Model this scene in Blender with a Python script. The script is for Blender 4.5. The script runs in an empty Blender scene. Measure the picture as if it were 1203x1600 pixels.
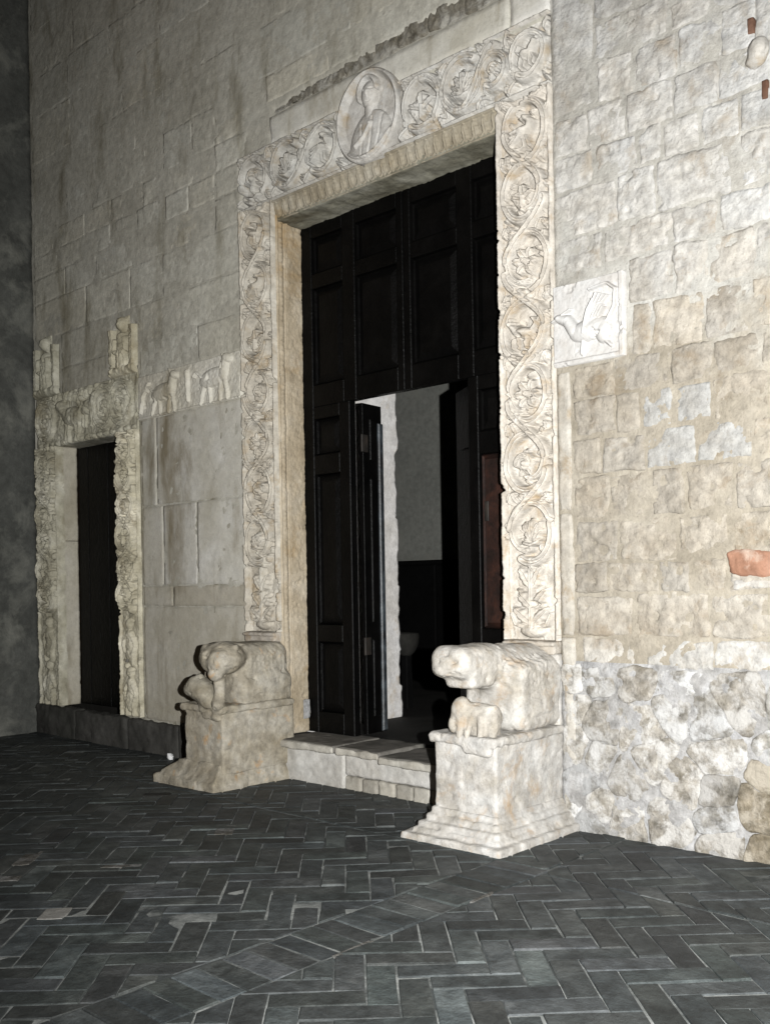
import bpy, math, random
import numpy as np
from mathutils import Matrix, Vector
R_ = math.radians
rng = random.Random(7)
S = bpy.context.scene
COL = S.collection

# ------------------------------------------------------------------ camera
YAW, ROLL = R_(43.1), R_(0.97)
EYE = Vector((5.0, -5.3, 1.55))
FW = Vector((-math.sin(YAW), math.cos(YAW), 0)); RT = Vector((math.cos(YAW), math.sin(YAW), 0)); UP = Vector((0, 0, 1))
cr = RT*math.cos(ROLL) - UP*math.sin(ROLL); cu = RT*math.sin(ROLL) + UP*math.cos(ROLL)
cd = bpy.data.cameras.new('camera'); cam = bpy.data.objects.new('camera', cd); COL.objects.link(cam)
m = Matrix.Identity(4)
for i in range(3):
    m[i][0], m[i][1], m[i][2], m[i][3] = cr[i], cu[i], -FW[i], EYE[i]
cam.matrix_world = m
cd.sensor_fit = 'VERTICAL'; cd.sensor_height = 36.0; cd.lens = 1546/1600*36; cd.shift_y = 112/1600
cd.clip_start = 0.05; cd.clip_end = 500
S.camera = cam

# ------------------------------------------------------------------ night sky, flash
w = bpy.data.worlds.new('World'); S.world = w; w.use_nodes = True
nt = w.node_tree; bg = nt.nodes['Background']
sky = nt.nodes.new('ShaderNodeTexSky'); sky.sky_type = 'NISHITA'; sky.sun_disc = False
sky.sun_elevation = R_(2.0); sky.sun_rotation = R_(200)
nt.links.new(sky.outputs['Color'], bg.inputs['Color']); bg.inputs['Strength'].default_value = 0.012
fl = bpy.data.lights.new('camera_flash', 'SPOT'); fl.energy = 4450; fl.shadow_soft_size = 0.018
fl.color = (1.0, 1.0, 0.985); fl.spot_size = R_(108); fl.spot_blend = 1.0
flo = bpy.data.objects.new('camera_flash', fl); COL.objects.link(flo)
flo.location = EYE + RT*0.30 + UP*0.03
aim = (FW + RT*0.18 + UP*0.06).normalized()
flo.rotation_euler = aim.to_track_quat('-Z', 'Y').to_euler()
S.view_settings.view_transform = 'Standard'; S.view_settings.look = 'None'
S.view_settings.exposure = 0.0; S.view_settings.gamma = 1.0

# ------------------------------------------------------------------ helpers
def hsh(ix, iy, iz, seed):
    n = (ix.astype(np.int64)*374761393 + iy.astype(np.int64)*668265263 + iz.astype(np.int64)*2147483647 + seed*1274126177) & 0xffffffff
    n = ((n ^ (n >> 13))*1274126177) & 0xffffffff
    n = ((n ^ (n >> 16))*2246822519) & 0xffffffff
    return ((n ^ (n >> 15)) & 0xffff)/65535.0
def vn(x, y, z=None, seed=0):
    x = np.asarray(x, float); y = np.asarray(y, float)
    z = np.zeros_like(x) + 0.37 if z is None else np.asarray(z, float)
    ix, iy, iz = np.floor(x), np.floor(y), np.floor(z)
    fx, fy, fz = x-ix, y-iy, z-iz
    fx, fy, fz = [t*t*(3-2*t) for t in (fx, fy, fz)]
    r = 0
    for a in (0, 1):
        for b in (0, 1):
            for c in (0, 1):
                r = r + hsh(ix+a, iy+b, iz+c, seed)*(fx if a else 1-fx)*(fy if b else 1-fy)*(fz if c else 1-fz)
    return r*2-1
def fbm(x, y, z=None, s=1.0, o=4, seed=0, g=0.5):
    r = 0; a = 1.0
    for k in range(o):
        r = r + a*vn(x*s, y*s, None if z is None else z*s, seed+k*17); s *= 2.03; a *= g
    return r
def smooth01(t):
    t = np.clip(t, 0, 1); return t*t*(3-2*t)

def link(name, me, mat, parent=None, smooth=True):
    o = bpy.data.objects.new(name, me); COL.objects.link(o)
    if mat and not me.materials: me.materials.append(mat)
    if smooth and len(me.polygons): me.polygons.foreach_set('use_smooth', [True]*len(me.polygons))
    if parent: o.parent = parent
    return o
def arr_mesh(name, V, F):
    V = np.asarray(V, np.float32); me = bpy.data.meshes.new(name)
    F4 = np.asarray(F, np.int32); n = F4.shape[1]
    me.vertices.add(len(V)); me.vertices.foreach_set('co', V.ravel())
    me.loops.add(F4.size); me.loops.foreach_set('vertex_index', F4.ravel())
    me.polygons.add(len(F4)); me.polygons.foreach_set('loop_start', np.arange(0, F4.size, n, dtype=np.int32))
    me.update(calc_edges=True); me.validate(); return me
def poly_mesh(name, V, F):
    me = bpy.data.meshes.new(name); me.from_pydata([tuple(map(float, v)) for v in V], [], F); me.update(); return me
def grid_mesh(name, P, back=None, mask=None):
    """P (nv, nu, 3) surface; back: vector that carries the border backwards to close the sides."""
    nv, nu = P.shape[:2]; V = P.reshape(-1, 3)
    idx = np.arange(nv*nu).reshape(nv, nu)
    q = np.stack([idx[:-1, :-1], idx[:-1, 1:], idx[1:, 1:], idx[1:, :-1]], -1)
    if mask is not None: q = q[mask]
    q = q.reshape(-1, 4)
    if back is not None and mask is None:
        loop = np.concatenate([idx[0, :], idx[1:, -1], idx[-1, -2::-1], idx[-2:0:-1, 0]])
        n = len(loop); nb = len(V)
        V = np.concatenate([V, V[loop] + np.asarray(back)])
        a = loop; b = np.roll(loop, -1); c = nb+np.roll(np.arange(n), -1); d = nb+np.arange(n)
        q = np.concatenate([q, np.stack([b, a, d, c], -1)])
    return arr_mesh(name, V, q)
def thing(name, label, cat, group=None, loc=(0, 0, 0)):
    o = bpy.data.objects.new(name, None); o.empty_display_size = .1; COL.objects.link(o); o.location = loc
    o['label'] = label; o['category'] = cat
    if group: o['group'] = group
    return o
def tag(o, label, cat, group=None):
    o['label'] = label; o['category'] = cat
    if group: o['group'] = group
    return o
def rebase(root):
    """put an empty at its parts' base without moving them"""
    return root

# ---- surface nets for sculpted stone
def surfnet(name, f, lo, hi, res):
    ax = [np.arange(lo[i], hi[i]+res, res) for i in range(3)]
    X, Y, Z = np.meshgrid(*ax, indexing='ij'); D = f(X, Y, Z)
    ins = D < 0; n = D.shape
    c = tuple(k-1 for k in n)
    acc = np.zeros(c+(3,)); cnt = np.zeros(c)
    G = np.stack([X, Y, Z], -1)
    sl = lambda o: tuple(slice(o[i], o[i]+c[i]) for i in range(3))
    for a in range(3):
        for p in (0, 1):
            for q in (0, 1):
                o0 = [0, 0, 0]; bb = [i for i in range(3) if i != a]; o0[bb[0]] = p; o0[bb[1]] = q
                o1 = list(o0); o1[a] = 1
                d0, d1 = D[sl(o0)], D[sl(o1)]
                cross = (d0 < 0) != (d1 < 0)
                t = np.where(cross, d0/np.where(d0 == d1, 1, d0-d1), 0)[..., None]
                pt = G[sl(o0)]*(1-t)+G[sl(o1)]*t
                acc += np.where(cross[..., None], pt, 0); cnt += cross
    act = cnt > 0
    vid = -np.ones(c, np.int64); vid[act] = np.arange(act.sum())
    V = acc[act]/cnt[act][:, None]
    faces = []
    for a in range(3):
        b, d = [(1, 2), (2, 0), (0, 1)][a]
        s0 = [slice(1, c[i]) for i in range(3)]; s0[a] = slice(0, c[a])
        A = ins[tuple(slice(1, c[i]) if i != a else slice(0, c[a]) for i in range(3))]
        B = ins[tuple(slice(1, c[i]) if i != a else slice(1, c[a]+1) for i in range(3))]
        def cell(db, dd):
            s = [None]*3; s[a] = slice(0, c[a]); s[b] = slice(1-db, c[b]-db); s[d] = slice(1-dd, c[d]-dd)
            return vid[tuple(s)]
        q = np.stack([cell(0, 0), cell(1, 0), cell(1, 1), cell(0, 1)], -1)
        f1 = q[A & ~B]; f2 = q[~A & B][:, ::-1]
        faces += [f1, f2]
    F = np.concatenate(faces); F = F[(F >= 0).all(1)]
    return arr_mesh(name, V, F)
def ell(P, c, r):
    r = np.asarray(r, float)
    q = np.sqrt(((P[0]-c[0])/r[0])**2+((P[1]-c[1])/r[1])**2+((P[2]-c[2])/r[2])**2)
    return (q-1)*r.min()
def cap(P, a, b, ra, rb):
    a = np.asarray(a, float); b = np.asarray(b, float); d = b-a
    h = np.clip(((P[0]-a[0])*d[0]+(P[1]-a[1])*d[1]+(P[2]-a[2])*d[2])/(d@d), 0, 1)
    return np.sqrt((P[0]-a[0]-h*d[0])**2+(P[1]-a[1]-h*d[1])**2+(P[2]-a[2]-h*d[2])**2)-(ra+(rb-ra)*h)
def rbox(P, lo, hi, r=.01):
    q = [np.abs(P[i]-(lo[i]+hi[i])/2)-((hi[i]-lo[i])/2-r) for i in range(3)]
    o = np.sqrt(sum(np.maximum(t, 0)**2 for t in q)); return o+np.minimum(np.maximum(np.maximum(q[0], q[1]), q[2]), 0)-r
def smin(a, b, k=.03):
    h = np.clip(.5+.5*(b-a)/k, 0, 1); return b+(a-b)*h-k*h*(1-h)
def smax(a, b, k=.02): return -smin(-a, -b, k)
def worn(P, amp=.006, s=9., seed=0, pits=.0):
    n = fbm(P[0], P[1], P[2], s, 4, seed)*amp
    if pits:
        p = fbm(P[0], P[1], P[2], s*2.2, 2, seed+91); n = n + np.maximum(p-.45, 0)*pits
    return n
def worn_block(name, lo, hi, mat, parent=None, r=.012, amp=.005, res=.014, seed=0, pits=.01):
    pad = .03
    def f(X, Y, Z):
        P = (X, Y, Z); return rbox(P, lo, hi, r)+worn(P, amp, 10, seed, pits)
    return link(name, surfnet(name, f, [t-pad for t in lo], [t+pad for t in hi], res), mat, parent)

# ---- drawing a carved relief on a raster
class Relief:
    def __init__(s, w, h, res=.005):
        s.w, s.h, s.res = w, h, res
        s.nu, s.nv = int(round(w/res))+1, int(round(h/res))+1
        s.U, s.V = np.meshgrid(np.linspace(0, w, s.nu), np.linspace(0, h, s.nv))
        s.H = np.zeros_like(s.U)
    def win(s, u0, u1, v0, v1):
        a = max(0, int(u0/s.w*(s.nu-1))-1); b = min(s.nu, int(u1/s.w*(s.nu-1))+3)
        c = max(0, int(v0/s.h*(s.nv-1))-1); d = min(s.nv, int(v1/s.h*(s.nv-1))+3)
        if b <= a or d <= c: return None
        return (slice(c, d), slice(a, b))
    def put(s, sl, h, mode='max'):
        if mode == 'max': s.H[sl] = np.maximum(s.H[sl], h)
        elif mode == 'add': s.H[sl] += h
        else: s.H[sl] -= h
    def stroke(s, pts, wd, h, prof='round', w2=None, mode='max'):
        pts = [np.asarray(p, float) for p in pts]; w2 = wd if w2 is None else w2; n = len(pts)-1
        A = np.array(pts); wm = max(wd, w2); lo, hi = A.min(0)-wm, A.max(0)+wm
        sl = s.win(lo[0], hi[0], lo[1], hi[1])
        if sl is None: return
        Uw, Vw = s.U[sl], s.V[sl]; D = np.full(Uw.shape, 9.)
        for k in range(n):
            a, b = pts[k], pts[k+1]; wa = wd+(w2-wd)*k/n; wb = wd+(w2-wd)*(k+1)/n
            d = b-a; L = max(d@d, 1e-9)
            t = np.clip(((Uw-a[0])*d[0]+(Vw-a[1])*d[1])/L, 0, 1)
            D = np.minimum(D, np.hypot(Uw-a[0]-t*d[0], Vw-a[1]-t*d[1])/(wa+(wb-wa)*t))
        p = np.sqrt(np.maximum(1-D*D, 0))
        if prof == 'vine': p = p*(1-.5*np.exp(-(D/.3)**2))
        elif prof == 'flat': p = smooth01((1-D)*3)
        s.put(sl, h*p, mode)
    def ell(s, cu, cv, ru, rv, h, rot=0, mode='max', pw=.5):
        m = max(ru, rv); sl = s.win(cu-m, cu+m, cv-m, cv+m)
        if sl is None: return
        x, y = s.U[sl]-cu, s.V[sl]-cv; c, q = math.cos(rot), math.sin(rot)
        D = ((x*c+y*q)/ru)**2+((-x*q+y*c)/rv)**2
        s.put(sl, h*np.maximum(1-D, 0)**pw, mode)
    def leaf(s, bu, bv, ang, L, W, h, rib=True):
        sl = s.win(bu-L, bu+L, bv-L, bv+L)
        if sl is None: return
        x, y = s.U[sl]-bu, s.V[sl]-bv; c, q = math.cos(ang), math.sin(ang)
        a, b = (x*c+y*q)/L, (-x*q+y*c)
        prof = W*np.sin(np.pi*np.clip(a, 0, 1)**.75)*(1+.12*np.sin(a*26))
        D = np.where((a > 0) & (a < 1), np.abs(b)/np.maximum(prof, 1e-4), 2)
        p = h*np.sqrt(np.maximum(1-D*D, 0))*(.75+.35*np.clip(a, 0, 1))
        if rib: p = p*(1-.5*np.exp(-(b/(.16*W))**2))
        s.put(sl, p)
    def arc(s, cu, cv, r, a0, a1, wd, h, prof='vine', w2=None, rv=None, n=28):
        rv = r if rv is None else rv
        s.stroke([(cu+r*math.cos(a0+(a1-a0)*k/n), cv+rv*math.sin(a0+(a1-a0)*k/n)) for k in range(n+1)], wd, h, prof, w2)
    def mesh(s, name, org, U, V, N, depth, rough=.0025, seed=0, chip=.006):
        org, U, V, N = [np.asarray(t, float) for t in (org, U, V, N)]
        H = s.H.copy()
        n1 = fbm(s.U+seed*3.1, s.V+seed*1.7, None, 9, 4, seed)*rough*1.6
        n2 = fbm(s.U+seed*3.1, s.V, None, 45, 3, seed+5)*rough
        ch = np.maximum(fbm(s.U, s.V+seed, None, 13, 3, seed+9)-.55, 0)*chip*4
        H = H*(1-np.clip(ch*40, 0, .5)) + n1+n2-ch
        P = org + s.U[..., None]*U + s.V[..., None]*V + H[..., None]*N
        return grid_mesh(name, P, -N*depth)

def motif(r, cu, cv, R, kind, fl=1, h=.03, rot=0):
    L = lambda a, b, c, d, e, f_: r.leaf(a, b, c, d*1.08, e*1.3, f_)
    K = lambda p, w_, h_, prof='round', w2=None: r.stroke(p, w_*1.4, h_, prof, None if w2 is None else w2*1.4)
    E = lambda a, b, c, d, e, rot=0, mode='max', pw=.5: r.ell(a, b, c*1.18, d*1.18, e, rot, mode, pw)
    k = R/.16
    f = lambda x, y: (cu+fl*x*k, cv+y*k)
    if kind == 0:      # rosette
        for i in range(6):
            a = rot+i*math.pi/3; L(cu+.025*k*math.cos(a), cv+.025*k*math.sin(a), a, .085*k, .034*k, h)
        E(cu, cv, .026*k, .026*k, h*1.15); E(cu, cv, .009*k, .009*k, h*.7, mode='sub')
    elif kind == 1:    # bird
        E(*f(0, -.005), .07*k, .04*k, h*1.2, .5*fl); K([f(.045, .02), f(.055, .06), f(.03, .085)], .022*k, h, w2=.02*k)
        E(*f(.03, .088), .026*k, .024*k, h*1.2); K([f(.01, .088), f(-.015, .08)], .012*k, h, w2=.004)
        for t in range(4): K([f(.01, .01-.012*t), f(-.085, -.005-.03*t)], .011*k, h*1.25, w2=.006*k)
        K([f(.0, -.04), f(.01, -.1)], .011*k, h*.9); K([f(.03, -.035), f(.045, -.1)], .011*k, h*.9)
    elif kind == 2:    # palmette
        for i in range(7):
            a = math.pi/2+(i-3)*.42; L(cu, cv-.07*k, a, (.17-.012*abs(i-3)**1.5)*k, .024*k, h)
        K([f(-.05, -.075), f(0, -.09), f(.05, -.075)], .014*k, h)
    elif kind == 3:    # quadruped
        E(*f(0, 0), .075*k, .036*k, h*1.3, .12*fl); K([f(.055, .02), f(.085, .055)], .03*k, h*1.2, w2=.024*k)
        E(*f(.095, .065), .03*k, .022*k, h*1.3); K([f(.1, .085), f(.1, .105)], .009*k, h)
        for x, d in ((-.055, -.015), (-.035, .02), (.04, -.01), (.058, .02)): K([f(x, -.02), f(x+d, -.06), f(x+d*.6, -.1)], .015*k, h, w2=.009*k)
        K([f(-.07, .01), f(-.1, .045), f(-.075, .085)], .01*k, h)
    elif kind == 4:    # trefoil leaf
        for a in (.35, 1.57, 2.79): L(cu, cv-.045*k, a, .13*k, .05*k, h)
        K([f(0, -.11), f(0, -.02)], .013*k, h)
        L(cu, cv-.05*k, -.5, .09*k, .026*k, h*.8); L(cu, cv-.05*k, math.pi+.5, .09*k, .026*k, h*.8)
    else:              # curled acanthus
        K([f(.075*math.cos(t*.5)*(1-t/16), .075*math.sin(t*.5)*(1-t/16)) for t in range(13)], .024*k, h*1.1, 'vine', .015*k)
        for t in range(5): L(cu, cv, rot+t*1.25, .11*k, .026*k, h*.9)
        E(cu, cv, .03*k, .03*k, h*1.2)
def scroll_v(r, kinds, v0, v1, R, h=.05, vine=.026, seed=0):
    """climbing vine of roundels"""
    q = random.Random(seed); n = len(kinds); st = (v1-v0)/n; cu = r.w/2
    for i, kd in enumerate(kinds):
        s = 1 if (i+seed) % 2 else -1
        cv = v0+(i+.5)*st+q.uniform(-.03, .03); c = cu+s*q.uniform(.0, .018); rr = R*q.uniform(.90, 1.05); rv = min(st*.46, rr*1.22)
        n_ = 40; a0 = -math.pi/2-s*.5; sp_ = q.uniform(.5, .75)
        pts = []
        for t in range(n_+1):
            u = t/n_; k_ = 1-(1-sp_)*max(0, (u-.66)/.34)**1.3; a_ = a0+s*u*(2*math.pi+.5)
            pts.append((c+rr*k_*math.cos(a_), cv+rv*k_*math.sin(a_)))
        r.stroke(pts, vine*1.05, h, 'vine', vine*.55)
        for t in range(9):
            a_ = q.uniform(0, 6.28); r.leaf(c+rr*1.02*math.cos(a_), cv+rv*1.02*math.sin(a_), a_+s*q.uniform(.5, 1.1), q.uniform(.05, .09), q.uniform(.018, .028), h*q.uniform(.7, 1.0))
        for t in range(4):
            a_ = q.uniform(0, 6.28); r.leaf(c+rr*.84*math.cos(a_), cv+rv*.84*math.sin(a_), a_+math.pi-s*.6, q.uniform(.05, .08), .02, h*.8)
        # S-shaped link to the next roundel
        if i < n-1:
            a = (c-s*rr*.96, cv+rv*.15); b = (cu+s*rr*.92, cv+st-rv*.2)
            pts = []
            for t in range(13):
                u = t/12; pts.append((a[0]+(b[0]-a[0])*smooth01(u), a[1]+(b[1]-a[1])*u))
            r.stroke(pts, vine, h*1.05, 'vine')
        for sx, an in ((1, .7), (-1, 2.44)):
            r.leaf(cu+sx*(r.w*.2), cv+st*.44, an+q.uniform(-.5, .5), .1, .03, h*.9)
            r.leaf(cu+sx*(r.w*.42), cv+st*.5-.02, math.pi/2+sx*.5+q.uniform(-.4, .4), .085, .026, h*.85)
            r.leaf(cu+sx*(r.w*.42), cv+st*.5+.03, -math.pi/2-sx*.4+q.uniform(-.4, .4), .08, .024, h*.8)
        motif(r, c+q.uniform(-.01, .01), cv+q.uniform(-.012, .012), rr*q.uniform(.82, 1.0), kd, s, h*q.uniform(.9, 1.1), q.uniform(0, 1))
def fillets(r, wd, h, two=True):
    r.H = np.maximum(r.H, h*smooth01((wd-r.U)/.008)); r.H = np.maximum(r.H, h*smooth01((wd-(r.w-r.U))/.008))

# ------------------------------------------------------------------ materials
def mat_stone(name, c1, c2, c3, s1=1.3, stain=None, st=(.56, .72), bump=.35, bs=38., rough=.92, streak=False, spec=.15, tint=True, grain=.35, ss=2.1, zone=None):
    m = bpy.data.materials.new(name); m.use_nodes = True; N = m.node_tree.nodes; L = m.node_tree.links
    b = N['Principled BSDF']; b.inputs['Roughness'].default_value = rough; b.inputs['Specular IOR Level'].default_value = spec
    geo = N.new('ShaderNodeNewGeometry'); mp = N.new('ShaderNodeMapping'); L.new(geo.outputs['Position'], mp.inputs['Vector'])
    def noise(sc, det=5, ro=.55, src=None, dis=0):
        n = N.new('ShaderNodeTexNoise'); n.inputs['Scale'].default_value = sc; n.inputs['Detail'].default_value = det
        n.inputs['Roughness'].default_value = ro; n.inputs['Distortion'].default_value = dis
        L.new((src or mp).outputs[0], n.inputs['Vector']); return n
    def ramp(src, stops):
        r = N.new('ShaderNodeValToRGB'); e = r.color_ramp.elements
        while len(e) < len(stops): e.new(.5)
        for k, (p, c) in enumerate(stops): e[k].position = p; e[k].color = (c if len(c) == 4 else (*c, 1))
        L.new(src, r.inputs['Fac']); return r
    def mix(mode, fac, a, bb):
        x = N.new('ShaderNodeMix'); x.data_type = 'RGBA'; x.blend_type = mode
        if isinstance(fac, float): x.inputs[0].default_value = fac
        else: L.new(fac, x.inputs[0])
        L.new(a, x.inputs[6])
        if isinstance(bb, tuple): x.inputs[7].default_value = (*bb, 1)
        else: L.new(bb, x.inputs[7])
        return x.outputs[2]
    n1 = noise(s1, 6, .6, None, .4)
    col = ramp(n1.outputs['Fac'], [(.32, c1), (.5, c2), (.68, c3)]).outputs['Color']
    n2 = noise(14, 8, .65); v = ramp(n2.outputs['Fac'], [(.3, (1-grain,)*3), (.7, (1+grain*.45,)*3)])
    v.color_ramp.elements[1].color = (1, 1, 1, 1)
    col = mix('MULTIPLY', 1.0, col, v.outputs['Color'])
    n4 = noise(75, 4, .6); v2 = ramp(n4.outputs['Fac'], [(.30, (.55, .53, .5)), (.44, (1, 1, 1))])
    col = mix('MULTIPLY', .45, col, v2.outputs['Color'])
    if stain:
        src = None
        if streak:
            src = N.new('ShaderNodeMapping'); src.inputs['Scale'].default_value = (1, 1, .3); L.new(geo.outputs['Position'], src.inputs['Vector'])
        n3 = noise(ss, 7, .66, src, .3); f = ramp(n3.outputs['Fac'], [(st[0], (0, 0, 0)), (st[1], (1, 1, 1))])
        col = mix('MIX', f.outputs['Color'], col, stain)
    if zone:   # the lower courses are bedded in an earthier mortar
        sp_ = N.new('ShaderNodeSeparateXYZ'); L.new(geo.outputs['Position'], sp_.inputs[0])
        nz = noise(2.6, 6, .6); ma = N.new('ShaderNodeMath'); ma.operation = 'MULTIPLY_ADD'; ma.inputs[1].default_value = 1.6
        L.new(nz.outputs['Fac'], ma.inputs[0]); L.new(sp_.outputs['Z'], ma.inputs[2])
        mr = N.new('ShaderNodeMapRange'); mr.inputs[1].default_value = zone[0]+.8+.25; mr.inputs[2].default_value = zone[0]+.8-.25; L.new(ma.outputs[0], mr.inputs[0])
        col = mix('MULTIPLY', mr.outputs[0], col, zone[1])
    if tint:
        oi = N.new('ShaderNodeObjectInfo'); col = mix('MULTIPLY', 1.0, col, oi.outputs['Color'])
    L.new(col, b.inputs['Base Color'])
    if bump:
        nb = noise(bs, 10, .68); nb2 = noise(bs*.3, 6, .6)
        ad = N.new('ShaderNodeMath'); ad.operation = 'ADD'; L.new(nb.outputs['Fac'], ad.inputs[0]); L.new(nb2.outputs['Fac'], ad.inputs[1])
        bu = N.new('ShaderNodeBump'); bu.inputs['Strength'].default_value = bump; bu.inputs['Distance'].default_value = .02
        L.new(ad.outputs[0], bu.inputs['Height']); L.new(bu.outputs['Normal'], b.inputs['Normal'])
    return m
M = {}
M['ashlar'] = mat_stone('weathered_ashlar', (.36, .335, .295), (.44, .422, .39), (.50, .488, .465), 3.6, (.25, .215, .17), (.54, .70), .7, 42, grain=.45, ss=4.5)
M['upper'] = mat_stone('grey_ashlar', (.40, .385, .33), (.47, .455, .395), (.52, .508, .45), 1.6, (.19, .175, .13), (.535, .70), .4, 34, streak=True, ss=2.8)
M['mortar'] = mat_stone('lime_mortar', (.32, .305, .27), (.39, .375, .34), (.46, .45, .42), 2.6, (.20, .17, .13), (.60, .72), .6, 46, tint=False, zone=(3.0, (.78, .725, .645)))
M['palemortar'] = mat_stone('pale_mortar', (.28, .272, .26), (.36, .353, .345), (.42, .42, .425), 5.5, (.11, .10, .08), (.625, .68), .8, 40, tint=False, ss=5.5, grain=.5)
M['rubble'] = mat_stone('rubble_stone', (.22, .20, .165), (.36, .34, .305), (.48, .465, .44), 11, (.42, .415, .405), (.47, .57), 1.0, 28, grain=.65, ss=5)
M['slab'] = mat_stone('smooth_slab', (.38, .36, .31), (.46, .445, .405), (.52, .51, .485), 1.8, (.185, .16, .115), (.515, .68), .25, 40, streak=True, grain=.2)
M['marble'] = mat_stone('carved_marble', (.40, .375, .335), (.49, .47, .435), (.55, .54, .515), 5.0, (.29, .235, .165), (.53, .70), .35, 60, .85, spec=.2, grain=.4, ss=6)
M['marble_tan'] = mat_stone('tan_marble', (.30, .25, .18), (.39, .335, .255), (.46, .415, .345), 3.0, (.27, .19, .10), (.54, .72), .3, 60, .85, grain=.25)
M['lion'] = mat_stone('worn_lion_stone', (.34, .315, .275), (.44, .42, .39), (.50, .49, .47), 6.0, (.30, .225, .15), (.55, .70), .45, 48, .88, grain=.45, ss=4)
M['lion_tan'] = mat_stone('worn_tan_stone', (.26, .225, .165), (.35, .315, .25), (.43, .40, .34), 4.2, (.36, .22, .10), (.60, .72), .35, 48, .88, grain=.5, ss=4)
M['dirty'] = mat_stone('dirty_carved_stone', (.22, .205, .16), (.34, .325, .27), (.47, .455, .405), 3.2, (.15, .13, .09), (.55, .7), .3, 50)
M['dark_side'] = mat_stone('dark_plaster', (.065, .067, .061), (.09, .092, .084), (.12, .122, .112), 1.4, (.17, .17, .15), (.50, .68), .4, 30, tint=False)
M['ledge'] = mat_stone('dark_ledge_stone', (.035, .034, .031), (.058, .056, .051), (.09, .087, .08), 2.5, (.04, .04, .035), (.5, .7), .3, 30)
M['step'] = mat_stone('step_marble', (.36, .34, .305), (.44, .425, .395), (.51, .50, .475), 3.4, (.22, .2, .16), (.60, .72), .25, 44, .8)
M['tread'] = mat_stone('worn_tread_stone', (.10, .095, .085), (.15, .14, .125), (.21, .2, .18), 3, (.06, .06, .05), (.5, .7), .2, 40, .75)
M['terracotta'] = mat_stone('red_brick', (.24, .125, .08), (.31, .17, .115), (.36, .21, .15), 9, (.42, .36, .30), (.60, .72), .4, 50)
M['floorbrick'] = mat_stone('dark_floor_brick', (.022, .026, .026), (.038, .044, .044), (.056, .063, .062), 5.5, (.085, .092, .088), (.53, .76), .6, 26, .62, spec=.35, grain=.6)
M['floormortar'] = mat_stone('floor_mortar', (.13, .138, .133), (.21, .218, .21), (.29, .297, .287), 4, (.042, .046, .045), (.45, .58), .3, 60, .9, tint=False)
M['ground'] = mat_stone('dark_ground', (.03, .03, .03), (.04, .04, .04), (.05, .05, .05), 2, None, bump=.2, tint=False)
M['wood'] = mat_stone('black_oak', (.0016, .0016, .0016), (.0024, .0023, .0022), (.0036, .0034, .0032), 3, None, bump=.3, bs=50, rough=.36, spec=.07)
M['redwood'] = mat_stone('worn_red_wood', (.007, .004, .003), (.017, .0075, .0055), (.034, .013, .008), 9, (.30, .20, .08), (.69, .72), .2, 60, .5, spec=.35)
M['bluewood'] = mat_stone('worn_glare_wood', (.012, .013, .014), (.03, .036, .042), (.075, .09, .10), 6, (.012, .012, .012), (.5, .62), .15, 60, .45, spec=.4)  # worn glossy paint, its bluish glare put into the blue-grey colour
M['iron'] = mat_stone('dark_iron', (.015, .013, .012), (.02, .018, .016), (.03, .024, .02), 8, None, bump=.2, rough=.5)
M['inplaster'] = mat_stone('interior_plaster', (.15, .152, .138), (.18, .182, .165), (.21, .212, .192), 1.2, (.17, .17, .15), (.55, .75), .15, 20, tint=False)
M['passage'] = mat_stone('passage_stone', (.54, .515, .48), (.64, .62, .60), (.70, .69, .68), 2.2, (.40, .33, .24), (.55, .7), .3, 40)
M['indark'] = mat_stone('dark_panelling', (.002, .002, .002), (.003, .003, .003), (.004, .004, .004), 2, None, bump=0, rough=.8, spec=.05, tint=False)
M['paper'] = mat_stone('white_paper', (.78, .78, .77), (.8, .8, .8), (.82, .82, .82), 6, None, bump=.1)
M['whitestone'] = mat_stone('white_marble', (.38, .36, .335), (.43, .42, .405), (.465, .46, .45), 5, (.33, .275, .21), (.58, .74), .15, 55, .75, grain=.1)

# ------------------------------------------------------------------ ground and brick floor
g = arr_mesh('ground', [(-60, -60, -.06), (60, -60, -.06), (60, 60, -.06), (-60, 60, -.06)], [(0, 1, 2, 3)])
ground = link('ground', g, M['ground']); ground['kind'] = 'structure'
ux = np.linspace(-5.3, 7.5, 129); uy = np.linspace(-8, .3, 84); X, Y = np.meshgrid(ux, uy)
Zf = -.0045+.0035*fbm(X, Y, None, 5, 3, 3)+.003*fbm(X, Y, None, .8, 2, 8)
floor = link('floor', grid_mesh('floor', np.stack([X, Y, Zf], -1)), M['floormortar']); floor['kind'] = 'structure'
floor['label'] = 'dark herringbone brick pavement with pale mortar joints'

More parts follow.
